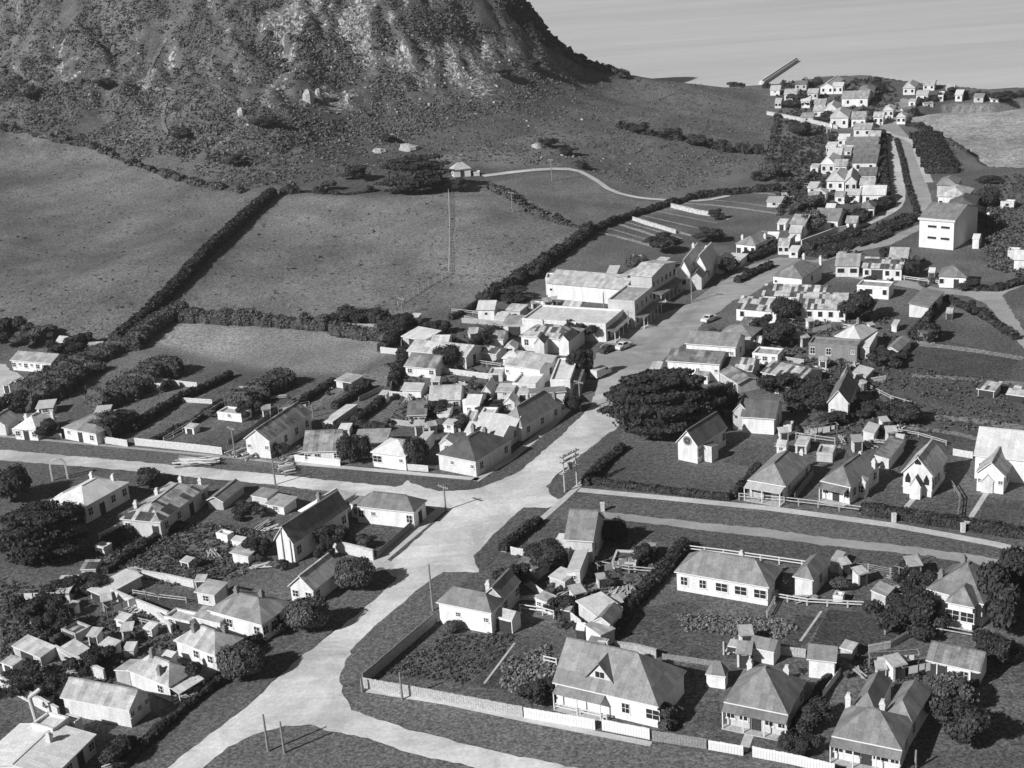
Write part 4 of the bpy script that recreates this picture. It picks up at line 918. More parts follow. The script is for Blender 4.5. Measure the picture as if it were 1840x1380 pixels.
B_('cottage','grey hip-roofed white cottage with chimneys where the main street bends','cottage',(1310,446),(1358,441),(1392,424),4.4,'hip',2.0,'wW','rM','dww','ww',ch=[(.1,.3),(.9,.6)])
B_('shed','long white lean-to on the bend below the grey hip-roofed cottage','shed',(1295,478),(1328,470),(1345,458),3.0,'sk',.4,'wW','rW')
B_('shed','white skillion shed between the warehouse and the steep gabled houses','shed',(1168,475),(1190,474),(1205,466),3.4,'sk',.6,'wW','rW')
B_('shed','tiny white gabled shed behind the long warehouse','shed',(1134,466),(1150,467),(1157,460),2.6,'gx',1.0,'wW','rW')
B_('shed','pale square shed touching the rear of the long warehouse','shed',(1089,491),(1108,492),(1115,480),3.4,'sk',.6,'wW','rW')
B_('shed','low white outbuilding beside the long white store','outhouse',(1010,549),(1042,551),(1050,543),3.0,'gx',.9,'wW','rL','w')
B_('cottage','small white gabled cottage at the edge of the middle paddock','cottage',(859,553),(889,556),(898,542),3.8,'gx',1.6,'wW','rW','s')
B_('shed','white skillion shed against the small gabled paddock cottage','shed',(892,568),(910,572),(918,562),2.6,'sk',.5,'wW','rW')
B_('store','long light-roofed store behind the main street gardens','store',(730,630),(838,641),(846,620),4.2,'gx',1.6,'wW','rL','__s__s','d')
B_('shed','pale iron-roofed shed above the long light-roofed store','shed',(720,604),(762,612),(790,598),3.2,'sk',.8,'wL','rW','D')
B_('shed','white-roofed shed right above the long light-roofed store','shed',(775,612),(806,614),(814,603),3.2,'gx',1.0,'wW','rL')
B_('cottage','cottage with streaked pale roof and round dark tree before it','cottage',(725,658),(783,663),(797,642),3.2,'gx',2.0,'wW','rS','w_w','')
B_('shed','white round-topped shed left of the pale hip-roofed garden cottage','shed',(724,697),(757,702),(771,688),2.8,'gx',.9,'wW','rW')
B_('cottage','pale hip-roofed cottage in the gardens behind the shops','cottage',(773,713),(828,717),(835,694),3.4,'gx',2.0,'wW','rL','w_w','')
B_('shed','square grey-gabled shed standing alone in a back garden','shed',(733,742),(767,745),(774,718),2.6,'gx',1.6,'wL','rM')
B_('house','tall white block with small windows among the back sheds','house',(838,722),(862,726),(875,708),4.2,'gx',1.2,'wW','rW','ss','w')
B_('shed','small white gable with dark side, above the tall white block','shed',(867,702),(882,705),(893,688),3.2,'gy',1.6,'wW','rW')
B_('shed','tiny white lean-to beside the grey-gabled garden shed','hut',(788,735),(808,740),(815,728),2.2,'sk',.3,'wW','rW')
B_('shed','narrow white wing joining the tall white block','shed',(835,752),(850,755),(860,735),3.2,'flat',.3,'wW','rL','s')
B_('shed','long narrow white-roofed skillion right of the long pale hall','shed',(584,754),(598,760),(643,728),2.4,'skl',.3,'wW','rW')
B_('shed','open-fronted white shed at the edge of the small pale field','shed',(600,683),(631,688),(646,675),2.8,'sk',.3,'wW','rL','_D')
B_('shed','white hut with dark doorway between garden hedges','hut',(390,740),(433,745),(440,734),2.8,'flat',.2,'wW','rW','_s_')
B_('shed','white garden hut against the dark hedge under the pale field','hut',(261,687),(291,690),(299,681),2.8,'flat',.2,'wW','rW','_s')
B_('shed','small pale shed behind the hedge near the paddock cottage','shed',(735,572),(748,574),(758,565),2.6,'sk',.4,'wW','rW','D')
B_('shed','white roofed shelter among dark bushes on the paddock boundary','shed',(650,570),(700,576),(708,568),2.2,'sk',.4,'wL','rW')
B_('cottage','white hip-roofed outbuilding in the shop back yards','outhouse',(905,640),(935,645),(948,632),3.4,'hip',1.2,'wW','rW','s')
B_('shed','pale shed between the twin-fronted house and the two-gable shop block','shed',(860,632),(892,637),(905,625),3.0,'gx',1.0,'wL','rP')
B_('shed','white shed with streaked roof left of the twin-fronted house','shed',(868,604),(905,609),(915,594),3.4,'gx',1.2,'wW','rS','s')
B_('shed','low pale shed behind the long store\'s annexe','shed',(905,556),(935,559),(942,550),2.8,'sk',.5,'wL','rL')
B_('house','white box-like rear wing beside the shop with three small gables','outhouse',(862,745),(885,748),(895,732),3.8,'flat',.3,'wW','rW','s')
# --- farm on the hill foot
B_('farmhouse','white farmhouse with pale hip roof beside the huge dark tree on the hill foot','farmhouse',(813,304),(847,302),(862,294),3.6,'hip',2.2,'wW','rL','d','dw')
B_('shed','tiny white shed on the farm track right of the farmhouse','shed',(850,309),(862,309),(866,306),2.0,'sk',.3,'wL','rW')
# --- right of the main street
B_('church','small white gabled church with round window beside the giant dark tree','church',(1209,798),(1254,803),(1308,768),4.8,'gy',3.1,'wW','rD','','w_w_w',wl='www',
   ann=[((1256,800),(1279,803),(1292,794),4.4,'skf',.6,'wW','rM','','')],extra=lambda e,W,D,h,rh: rosette(e,W,h))
B_('hall','dark-roofed white hall right of the small gabled church','hall',(1332,746),(1393,753),(1408,724),4.6,'gx',2.4,'wW','rD','','w',ann=[((1318,736),(1345,741),(1352,722),5.0,'gy',2.0,'wL','rD')])
B_('cottage','pale cottage roof peeping over the dark-roofed hall','cottage',(1290,718),(1318,722),(1330,710),3.4,'gx',1.4,'wL','rM')
B_('house','grey hip-roofed house with curved white verandah, left of the two churches','house',(1343,862),(1412,874),(1460,826),4.4,'hip',2.8,'wL','rM','wdw','w_w',ch=[(.35,.9),(.75,.95)],ver=('f',1.8,.0,.95,'rW'))
B_('house','grey hip-roofed house with pale hip ridge beside the gabled church','house',(1470,866),(1529,876),(1584,834),4.6,'hip',2.6,'wW','rM','wdw','w_w',ch=[(.35,.95),(.95,.8)],ver=('f',1.5,.08,.9,'rM'),ann=[((1536,866),(1556,868),(1563,858),4.0,'hip',.8,'wW','rL','w')])
B_('church','white gabled church with central porch and three small lancet openings','church',(1617,852),(1677,857),(1703,822),5.4,'gy',3.5,'wW','rL','','www_w',
   ann=[((1633,873),(1655,876),(1664,862),3.2,'gy',1.9,'wW','rD','','')],extra=lambda e,W,D,h,rh: lancets(e,W,h))
B_('church','large pale-roofed church with gabled wing at the right edge','church',(1749,818),(1880,832),(1893,790),6.0,'gx',3.6,'wW','rW','w___','w',
   ann=[((1751,852),(1807,857),(1822,828),4.6,'gy',2.6,'wW','rL','s_s','w'),((1762,864),(1786,866),(1790,858),3.0,'gy',1.4,'wW','rL','','')])
B_('shed','shed with striped streaked roof between the hip-roofed house and gabled church','shed',(1574,818),(1598,825),(1626,790),3.6,'skr',.5,'wW','rS','')
B_('shed','small white gabled hut behind the striped-roof shed','hut',(1552,775),(1571,780),(1582,763),2.6,'skr',.5,'wW','rW','')
B_('shed','white shed rows behind the verandah house','shed',(1428,798),(1450,801),(1458,788),2.8,'sk',.5,'wL','rL','d')
B_('shed','rounded pale shed between the two hip-roofed houses','shed',(1468,812),(1496,815),(1502,800),2.8,'flat',.3,'wL','rL')
B_('hut','tiny white hut right of the dark-roofed hall','hut',(1408,762),(1422,764),(1426,757),2.2,'flat',.2,'wW','rW')
B_('house','narrow steep white house standing alone right of centre','house',(1486,722),(1526,726),(1542,690),5.4,'gy',3.0,'wW','rM','s_','s_s',wl='s',ann=[((1506,688),(1528,690),(1534,674),4.0,'gy',2.4,'wW','rL')])
B_('shed','white-roofed shed behind the narrow steep white house','shed',(1537,670),(1556,678),(1571,662),2.8,'skr',.6,'wL','rW','')
B_('house','white hip-roofed house above the long grey stone building','house',(1495,606),(1547,611),(1578,592),4.6,'hip',2.2,'wW','rW','','w',ch=[(.5,.6)],pch=0,ann=[((1547,622),(1563,626),(1578,600),3.6,'skl',.6,'wW','rW')])
B_('barn','long low grey building with small dark windows right of centre','barn',(1453,616),(1540,622),(1546,610),5.0,'flat',.3,'wG','rM','w_w__s','',ann=[])
B_('shop','long patched-roof building with a row of dark windows, right of the main street','building',(1430,548),(1521,556),(1530,528),4.0,'gx',2.4,'wW','rP','wwwww','w')
B_('house','patched-roof house nearest the main street in the right-hand row','house',(1320,553),(1396,560),(1409,540),4.0,'gx',2.0,'wW','rP','w_w','w')
B_('shed','patched-roof building behind the row with dark windows','building',(1368,530),(1482,534),(1490,514),4.2,'gx',1.8,'wW','rP','','')
B_('house','grey hip-roofed white house with two tall chimneys at the street bend','house',(1383,497),(1442,500),(1479,476),4.8,'hip',2.4,'wW','rM','s___','w',ch=[(.5,.8,3),(.95,.95,3)])
B_('cottage','pale-roofed cottage right of the two-chimney hip-roofed house','cottage',(1501,475),(1545,478),(1550,456),3.8,'gx',2.0,'wW','rL','WW','w')
B_('house','patched-roof white house in front of the skillion with single dark slot','house',(1548,480),(1622,483),(1630,466),4.0,'gx',1.8,'wW','rP','wDww','w')
B_('house','white skillion-roofed block with one tall dark slot window','building',(1596,466),(1631,468),(1638,452),5.0,'gx',2.6,'wW','rL','_s','')
B_('shed','little white hut right of the skillion-roofed block','hut',(1637,470),(1650,471),(1654,462),3.2,'gy',1.0,'wW','rW')
B_('cottage','white cottage with dark doorway on the right-hand road','cottage',(1686,495),(1738,498),(1744,483),3.8,'hip',2.0,'wW','rM','w_d_','w')
B_('cottage','flat white cottage with one dark window below the patched-roof house','cottage',(1540,512),(1597,516),(1602,506),4.0,'flat',.3,'wW','rL','sW_w','')
B_('shed','grey gabled shed below the flat white cottage','shed',(1538,542),(1552,548),(1563,530),3.0,'gy',1.2,'wL','rM')
B_('barn','tilted pale barn with streaked roof beside the curving road','barn',(1636,545),(1670,552),(1697,524),3.6,'skr',.7,'wW','rM','')
B_('building','tall white three-storey building with four slot windows at the top of the town','building',(1651,392),(1716,398),(1760,371),10.2,'gx',3.0,'wW','rM','','',wl='',extra=lambda e,W,D,h,rh: slots(e,W,h))
B_('house','white hip-roofed house directly behind the three-storey building','house',(1686,350),(1738,354),(1752,338),5.6,'hip',2.2,'wW','rL','w_ww','w',ann=[((1683,331),(1720,333),(1730,320),5.0,'hip',1.8,'wL','rM')])
B_('hall','grey round-hipped hall between the three-storey building and the hip house','hall',(1702,368),(1752,371),(1762,352),4.4,'hip',2.0,'wL','rD','','')
B_('shed','tiny white hut to the right of the hip house, behind the tall building','hut',(1745,353),(1755,354),(1760,348),3.0,'flat',.2,'wW','rW')
B_('hut','white conical-topped hut right of the three-storey building','hut',(1767,384),(1779,385),(1783,377),3.6,'hip',1.2,'wW','rW')
B_('shed','white hut at the foot of the three-storey building\'s shaded side','hut',(1747,428),(1760,429),(1765,420),4.2,'gx',.8,'wW','rW')
B_('shed','small white shed near the right edge above the fork road','shed',(1811,450),(1831,451),(1834,445),3.2,'flat',.3,'wW','rW')
B_('house','white-roofed house cut by the right edge above the road','house',(1820,466),(1880,468),(1890,455),3.6,'gx',1.8,'wW','rW','')
B_('shed','low grey shed right of the long grey building','shed',(1589,628),(1614,632),(1638,610),3.0,'gy',1.0,'wW','rM','D')
B_('hut','tiny white hut on the grass between the barn and the hip house','hut',(1602,583),(1612,585),(1618,577),2.6,'sk',.4,'wW','rW')
B_('shed','ruined pale shed at the right edge of the rough paddock','shed',(1755,697),(1788,703),(1802,690),2.6,'sk',.6,'wL','rP','D')
B_('shed','second ruined shed with scattered boards at the right edge','shed',(1808,707),(1840,712),(1855,695),2.6,'gx',1.0,'wL','rP','D')
B_('building','large white block with grey roof between the main street and the patched roofs','building',(1230,617),(1323,624),(1341,604),5.4,'gx',2.0,'wW','rM','s_s_s','w',ann=[((1290,600),(1350,606),(1362,588),4.4,'hip',1.6,'wL','rM')])
B_('building','tall white building with streaked roof just above the giant dark tree','building',(1196,648),(1294,655),(1301,632),5.4,'gx',1.6,'wW','rS','_s_s_s','')
B_('shed','long pale roof sloping down beside the giant tree','shed',(1290,668),(1325,690),(1345,672),3.4,'gx',1.2,'wL','rS','')
B_('cottage','white cottage between the streaked roof building and the patched long shed','cottage',(1302,660),(1352,667),(1368,645),3.4,'gx',1.6,'wW','rP','w','')
B_('shed','long patched pale shed roof below the white hip-roofed house','shed',(1366,668),(1440,684),(1462,660),3.2,'gx',1.4,'wL','rP','s_D','')
B_('cottage','white low cottage with dark windows above the long patched shed','cottage',(1352,634),(1397,638),(1404,626),3.2,'flat',.3,'wW','rL','sws','')
B_('shed','small pale shed beside the main street verge, left of the white block','shed',(1168,662),(1185,665),(1192,652),2.8,'sk',.4,'wL','rL')
B_('shed','grey iron lean-to row behind the patched-roof house nearest the street','shed',(1330,583),(1362,588),(1372,574),3.0,'sk',.6,'wL','rS')
B_('shed','pale hut among dark bushes left of the long grey building','hut',(1420,604),(1440,607),(1447,598),3.0,'gx',1.0,'wL','rL','d')
# --- bottom right
B_('house','big grey-roofed house with small dormer gable behind the long street fence','house',(992,1226),(1183,1270),(1250,1208),4.6,'hg',4.6,'wW','rM','_____w_W','',ver=('f',1.4,.04,.5,'rM'),
   ann=[((1150,1190),(1168,1194),(1174,1184),4.0,'flat',.2,'wW','rM')],extra=lambda e,W,D,h,rh: dormer(e,W,D,h,rh))
B_('house','cream hip-roofed house with curved front and two chimneys right of the big house','house',(1297,1266),(1416,1284),(1449,1223),4.8,'hip',4.0,'wL','rM','wwdww','w_w',ch=[(.15,.85,1.6),(.75,.8,1.4)],ver=('f',1.1,.0,1.0,'rM'))
B_('house','house with long ridges and three chimneys at the bottom right','house',(1494,1322),(1621,1348),(1656,1292),4.6,'hip',2.8,'wW','rM','wWdWw','w',ch=[(.05,.9,2.0),(.55,.9,2.0)],ver=('f',1.2,.0,1.0,'rM'),
   ann=[((1531,1273),(1575,1281),(1604,1222),4.6,'hip',2.0,'','rM'),((1583,1290),(1640,1300),(1678,1237),4.6,'hip',2.0,'','rM','','w_w')])
B_('garage','small white pyramid-roofed shed beside the long dark hedge shadow','shed',(1267,1211),(1304,1216),(1311,1203),3.2,'hip',1.9,'wW','rM','')
B_('shed','white weatherboard shed above the cream hip-roofed house','shed',(1345,1162),(1391,1172),(1398,1152),3.4,'gx',1.2,'wW','rM','',ann=[((1307,1160),(1342,1166),(1346,1156),2.2,'sk',.3,'wW','rL','D')])
B_('garage','white double-door shed left of the house with patchy roof','garage',(1449,1184),(1503,1190),(1511,1167),4.0,'gx',1.6,'wW','rM','_','')
B_('shed','small pale lean-to roof beside the white double-door shed','shed',(1508,1163),(1532,1170),(1538,1158),2.4,'sk',.4,'wL','rL','')
B_('cottage','cottage with patchy grey iron roof and dark doors on the lower right','cottage',(1663,1186),(1762,1208),(1775,1176),3.4,'gx',1.8,'wW','rS','dd_wd','')
B_('villa','large dark-roofed white villa with projecting front wing and big window','villa',(1656,1066),(1768,1086),(1814,1040),5.2,'hip',3.8,'wW','rM','w____','w_w',ch=[(.3,.75,1.4),(.85,.8,1.6),(.12,.3,1.2)],pch=0,
   ann=[((1697,1084),(1751,1092),(1768,1064),5.4,'hip',2.2,'wW','rM','WW','w'),((1763,1078),(1792,1080),(1797,1070),4.2,'sk',.5,'wW','rW','','')])
B_('house','long white house with four pairs of windows and grey roof behind post fence','house',(1211,1027),(1382,1056),(1402,1020),4.4,'hip',2.8,'wW','rM','wwWWW','',ch=[(.62,.65,1.6)])
B_('house','small white-ended building with grey hip roof right of the long white house','building',(1422,1037),(1462,1043),(1493,1006),4.4,'hip',1.6,'wW','rM','','w')
B_('shed','flat pale roofed shed jutting toward the road behind the white-ended building','shed',(1490,1010),(1506,1013),(1520,992),2.6,'skr',.2,'wL','rL','')
B_('shed','square pale-roofed shed standing alone left of the dark-roofed villa','shed',(1570,1060),(1592,1072),(1609,1055),2.4,'skr',.5,'wL','rL','')
B_('shed','small pale hut with pyramid roof against the trees by the villa','hut',(1602,1080),(1631,1085),(1637,1072),3.2,'hip',1.0,'wW','rM','')
B_('house','white hip-roofed house at the end of the long side fence by the main street','house',(783,1082),(883,1102),(902,1078),5.0,'hip',2.2,'wW','rM','_s_s','w',ann=[((884,1106),(920,1115),(934,1100),3.2,'gx',1.0,'wW','rL','D','')])
B_('house','grey-roofed house with chimney behind the white hip-roofed house','house',(876,1062),(905,1078),(936,1044),4.2,'gy',2.0,'wL','rM','','w_w',ch=[(.1,.3,1.4)])
B_('house','tall steep grey-roofed house near the junction with white rear annexe','house',(1015,966),(1066,973),(1088,930),5.6,'gx',3.6,'wL','rM','','ww',ann=[((990,985),(1020,990),(1036,968),3.6,'sk',.8,'wW','rW','D'),((1022,1020),(1043,1028),(1058,990),3.8,'skl',.5,'wW','rW','s')])
B_('barn','long grey-roofed shed with one bright new roof sheet patch','barn',(1072,1110),(1096,1122),(1120,1094),3.6,'gy',1.0,'wL','rM','',ann=[((1034,1082),(1072,1108),(1092,1078),3.8,'skr',.3,'wL','rW')])
B_('shed','pale square shed in front of the bright roof sheet','shed',(1050,1126),(1079,1142),(1094,1124),3.4,'skr',.4,'wW','rL','')
B_('shed','small white shed with two dark windows in the middle yard','shed',(960,1077),(990,1086),(1003,1072),3.0,'skr',.4,'wW','rL','ss','')
B_('outhouse','little grey-roofed outhouse with dark window behind the big dormer house','outhouse',(1050,1162),(1080,1168),(1083,1152),3.0,'sk',.6,'wW','rM','_W','')
B_('shed','white chimney-like hut beside the little grey-roofed outhouse','hut',(1084,1152),(1091,1154),(1094,1149),3.6,'flat',.2,'wW','rW')
B_('pergola_shed','low pale cluttered shed in the garden below the verge','shed',(1103,1003),(1142,1012),(1150,990),2.4,'flat',.2,'wL','rP','D')
B_('shed','small pale hut behind the low cluttered garden shed','hut',(1158,985),(1175,988),(1180,978),2.2,'sk',.3,'wL','rL')
B_('shed','pale iron-roofed lean-to left of the long grey-roofed shed','shed',(985,1035),(1015,1046),(1028,1030),2.8,'sk',.5,'wL','rL','')
B_('shed','low grey shed roof beside the dark bushes under the steep-roofed house','shed',(925,1015),(968,1026),(985,1008),2.6,'sk',.4,'wL','rM','')
B_('shed','small white gate shed with rounded roof right of the long white house','hut',(1389,1038),(1403,1041),(1408,1032),2.2,'gx',.7,'wW','rW')
B_('shed','white outhouse beside the small white-ended building','hut',(1498,1068),(1514,1072),(1518,1064),2.0,'flat',.2,'wW','rW')
# --- far end of the town, toward the port
for lb, A_, Bb, Cc, h, k, rh, rf in [
 ('narrow pale lean-to along the diagonal yard wall by the bright roof sheet',(1010,1092),(1024,1098),(1034,1086),2.6,'sk',.4,'rL'),('small white hut where the middle yard fence meets the bright-patched shed',(1040,1128),(1050,1132),(1056,1122),2.6,'gx',.8,'rW'),
 ('pale shed squeezed behind the long streaked-roof cottage of the gardens',(790,628),(815,631),(822,622),2.8,'sk',.5,'rL'),('little pale shed at the top of the shop gardens',(842,596),(858,598),(864,588),2.6,'gx',.8,'rL'),
 ('white shed end beside the twin-fronted house garden',(908,622),(925,625),(932,616),2.8,'gy',1,'rW'),('small flat white shed in front of the two-gable shop block',(880,668),(902,671),(908,660),3,'flat',.2,'rW'),
 ('pale skillion shed below the two-gable shop block',(893,700),(922,704),(930,692),3,'sk',.5,'rL'),('white wash-house next to the three-small-gables building',(905,722),(925,724),(932,712),3,'gy',1.2,'rW'),
 ('pale low hut above the steep grey hip-roofed main street house',(930,706),(948,708),(953,700),3,'sk',.5,'rL'),('small pale gable behind the dark-roofed corner house',(790,795),(815,798),(823,786),3.4,'gy',1.2,'rL'),
 ('white garden shed above the corner house yard',(795,762),(815,764),(821,756),2.8,'sk',.4,'rW'),('pale hut beside the hall in the cross street yards',(575,800),(548,803),(585,790),2.4,'sk',.3,'rL'),
 ('little white shed at the foot of the long narrow skillion',(610,768),(628,771),(634,762),2.4,'sk',.3,'rW'),('pale open shed in the plots above the cross street',(330,768),(348,770),(353,763),2.2,'sk',.3,'rL'),
 ('pale tin hut at the upper end of the strip plots',(428,700),(444,702),(449,695),2.2,'sk',.3,'rL'),('small pale hut beside the round-topped shed',(775,683),(790,685),(795,678),2.6,'gx',.8,'rL'),
 ('pale fowl house in the top left allotment corner',(322,1008),(338,1012),(344,1003),1.8,'sk',.3,'rL'),('small pale hut on the weeds near the topmost lower left house',(352,1040),(368,1044),(374,1034),2.2,'sk',.3,'rL'),
 ('low pale shed in the yard under the wide flat shed',(205,1112),(224,1117),(232,1106),2.2,'sk',.4,'rL'),('small pale shed along the wall behind the pale middle cottage',(255,1128),(272,1132),(280,1122),2.2,'sk',.3,'rW'),
 ('white porch shed between first and second lower left cottages',(288,1180),(306,1184),(314,1174),2.6,'sk',.4,'rW'),('rubble-roofed pale shed at the far bottom left',(0,1190),(22,1198),(32,1184),2.2,'sk',.3,'rP'),
 ('pale shed behind the upper cluster near the white block right of the street',(1345,612),(1368,615),(1374,606),3,'gx',1,'rP'),('tin shed between the streaked-roof building and the giant tree',(1248,672),(1272,676),(1280,664),3,'sk',.5,'rS'),
 ('pale patched lean-to at the end of the long patched shed',(1392,690),(1420,696),(1430,684),2.8,'sk',.4,'rP'),('small pale hut near the curved barn road',(1700,560),(1712,562),(1716,554),2.6,'gx',.8,'rL'),
 ('pale shed against the hedge of the grey hip-roofed verandah house',(1395,800),(1412,803),(1418,793),2.8,'gx',.9,'rL'),('small pale shed beyond the striped-roof shed',(1608,790),(1622,793),(1630,782),2.8,'gx',.9,'rL'),
 ('white hut in the upper right cottage yard above the road',(1668,488),(1680,489),(1684,482),2.8,'gx',.8,'rW'),('pale barn end in the terrace gardens by the bend',(1262,458),(1278,460),(1284,452),3,'gx',1,'rL'),
 ('white cottage roof among shrubs below the lane row',(1420,415),(1440,418),(1446,408),3.6,'gx',1.4,'rW'),('white lean-to at the lower end of the upper gardens',(1398,400),(1412,402),(1418,395),3,'sk',.4,'rW'),
 ('small pale house over the lane opposite the tall white block',(1520,398),(1540,400),(1546,390),3.6,'gx',1.4,'rL'),('pale store on the inner shore by the jetty root',(1385,160),(1402,161),(1406,154),4,'gx',1.4,'rW')]:
    B_('shed', lb, 'shed', A_ if A_[0] < Bb[0] else Bb, Bb if A_[0] < Bb[0] else A_, Cc, h, k, rh, 'wW', rf, 's' if sum(A_) % 2 else 'd', '')
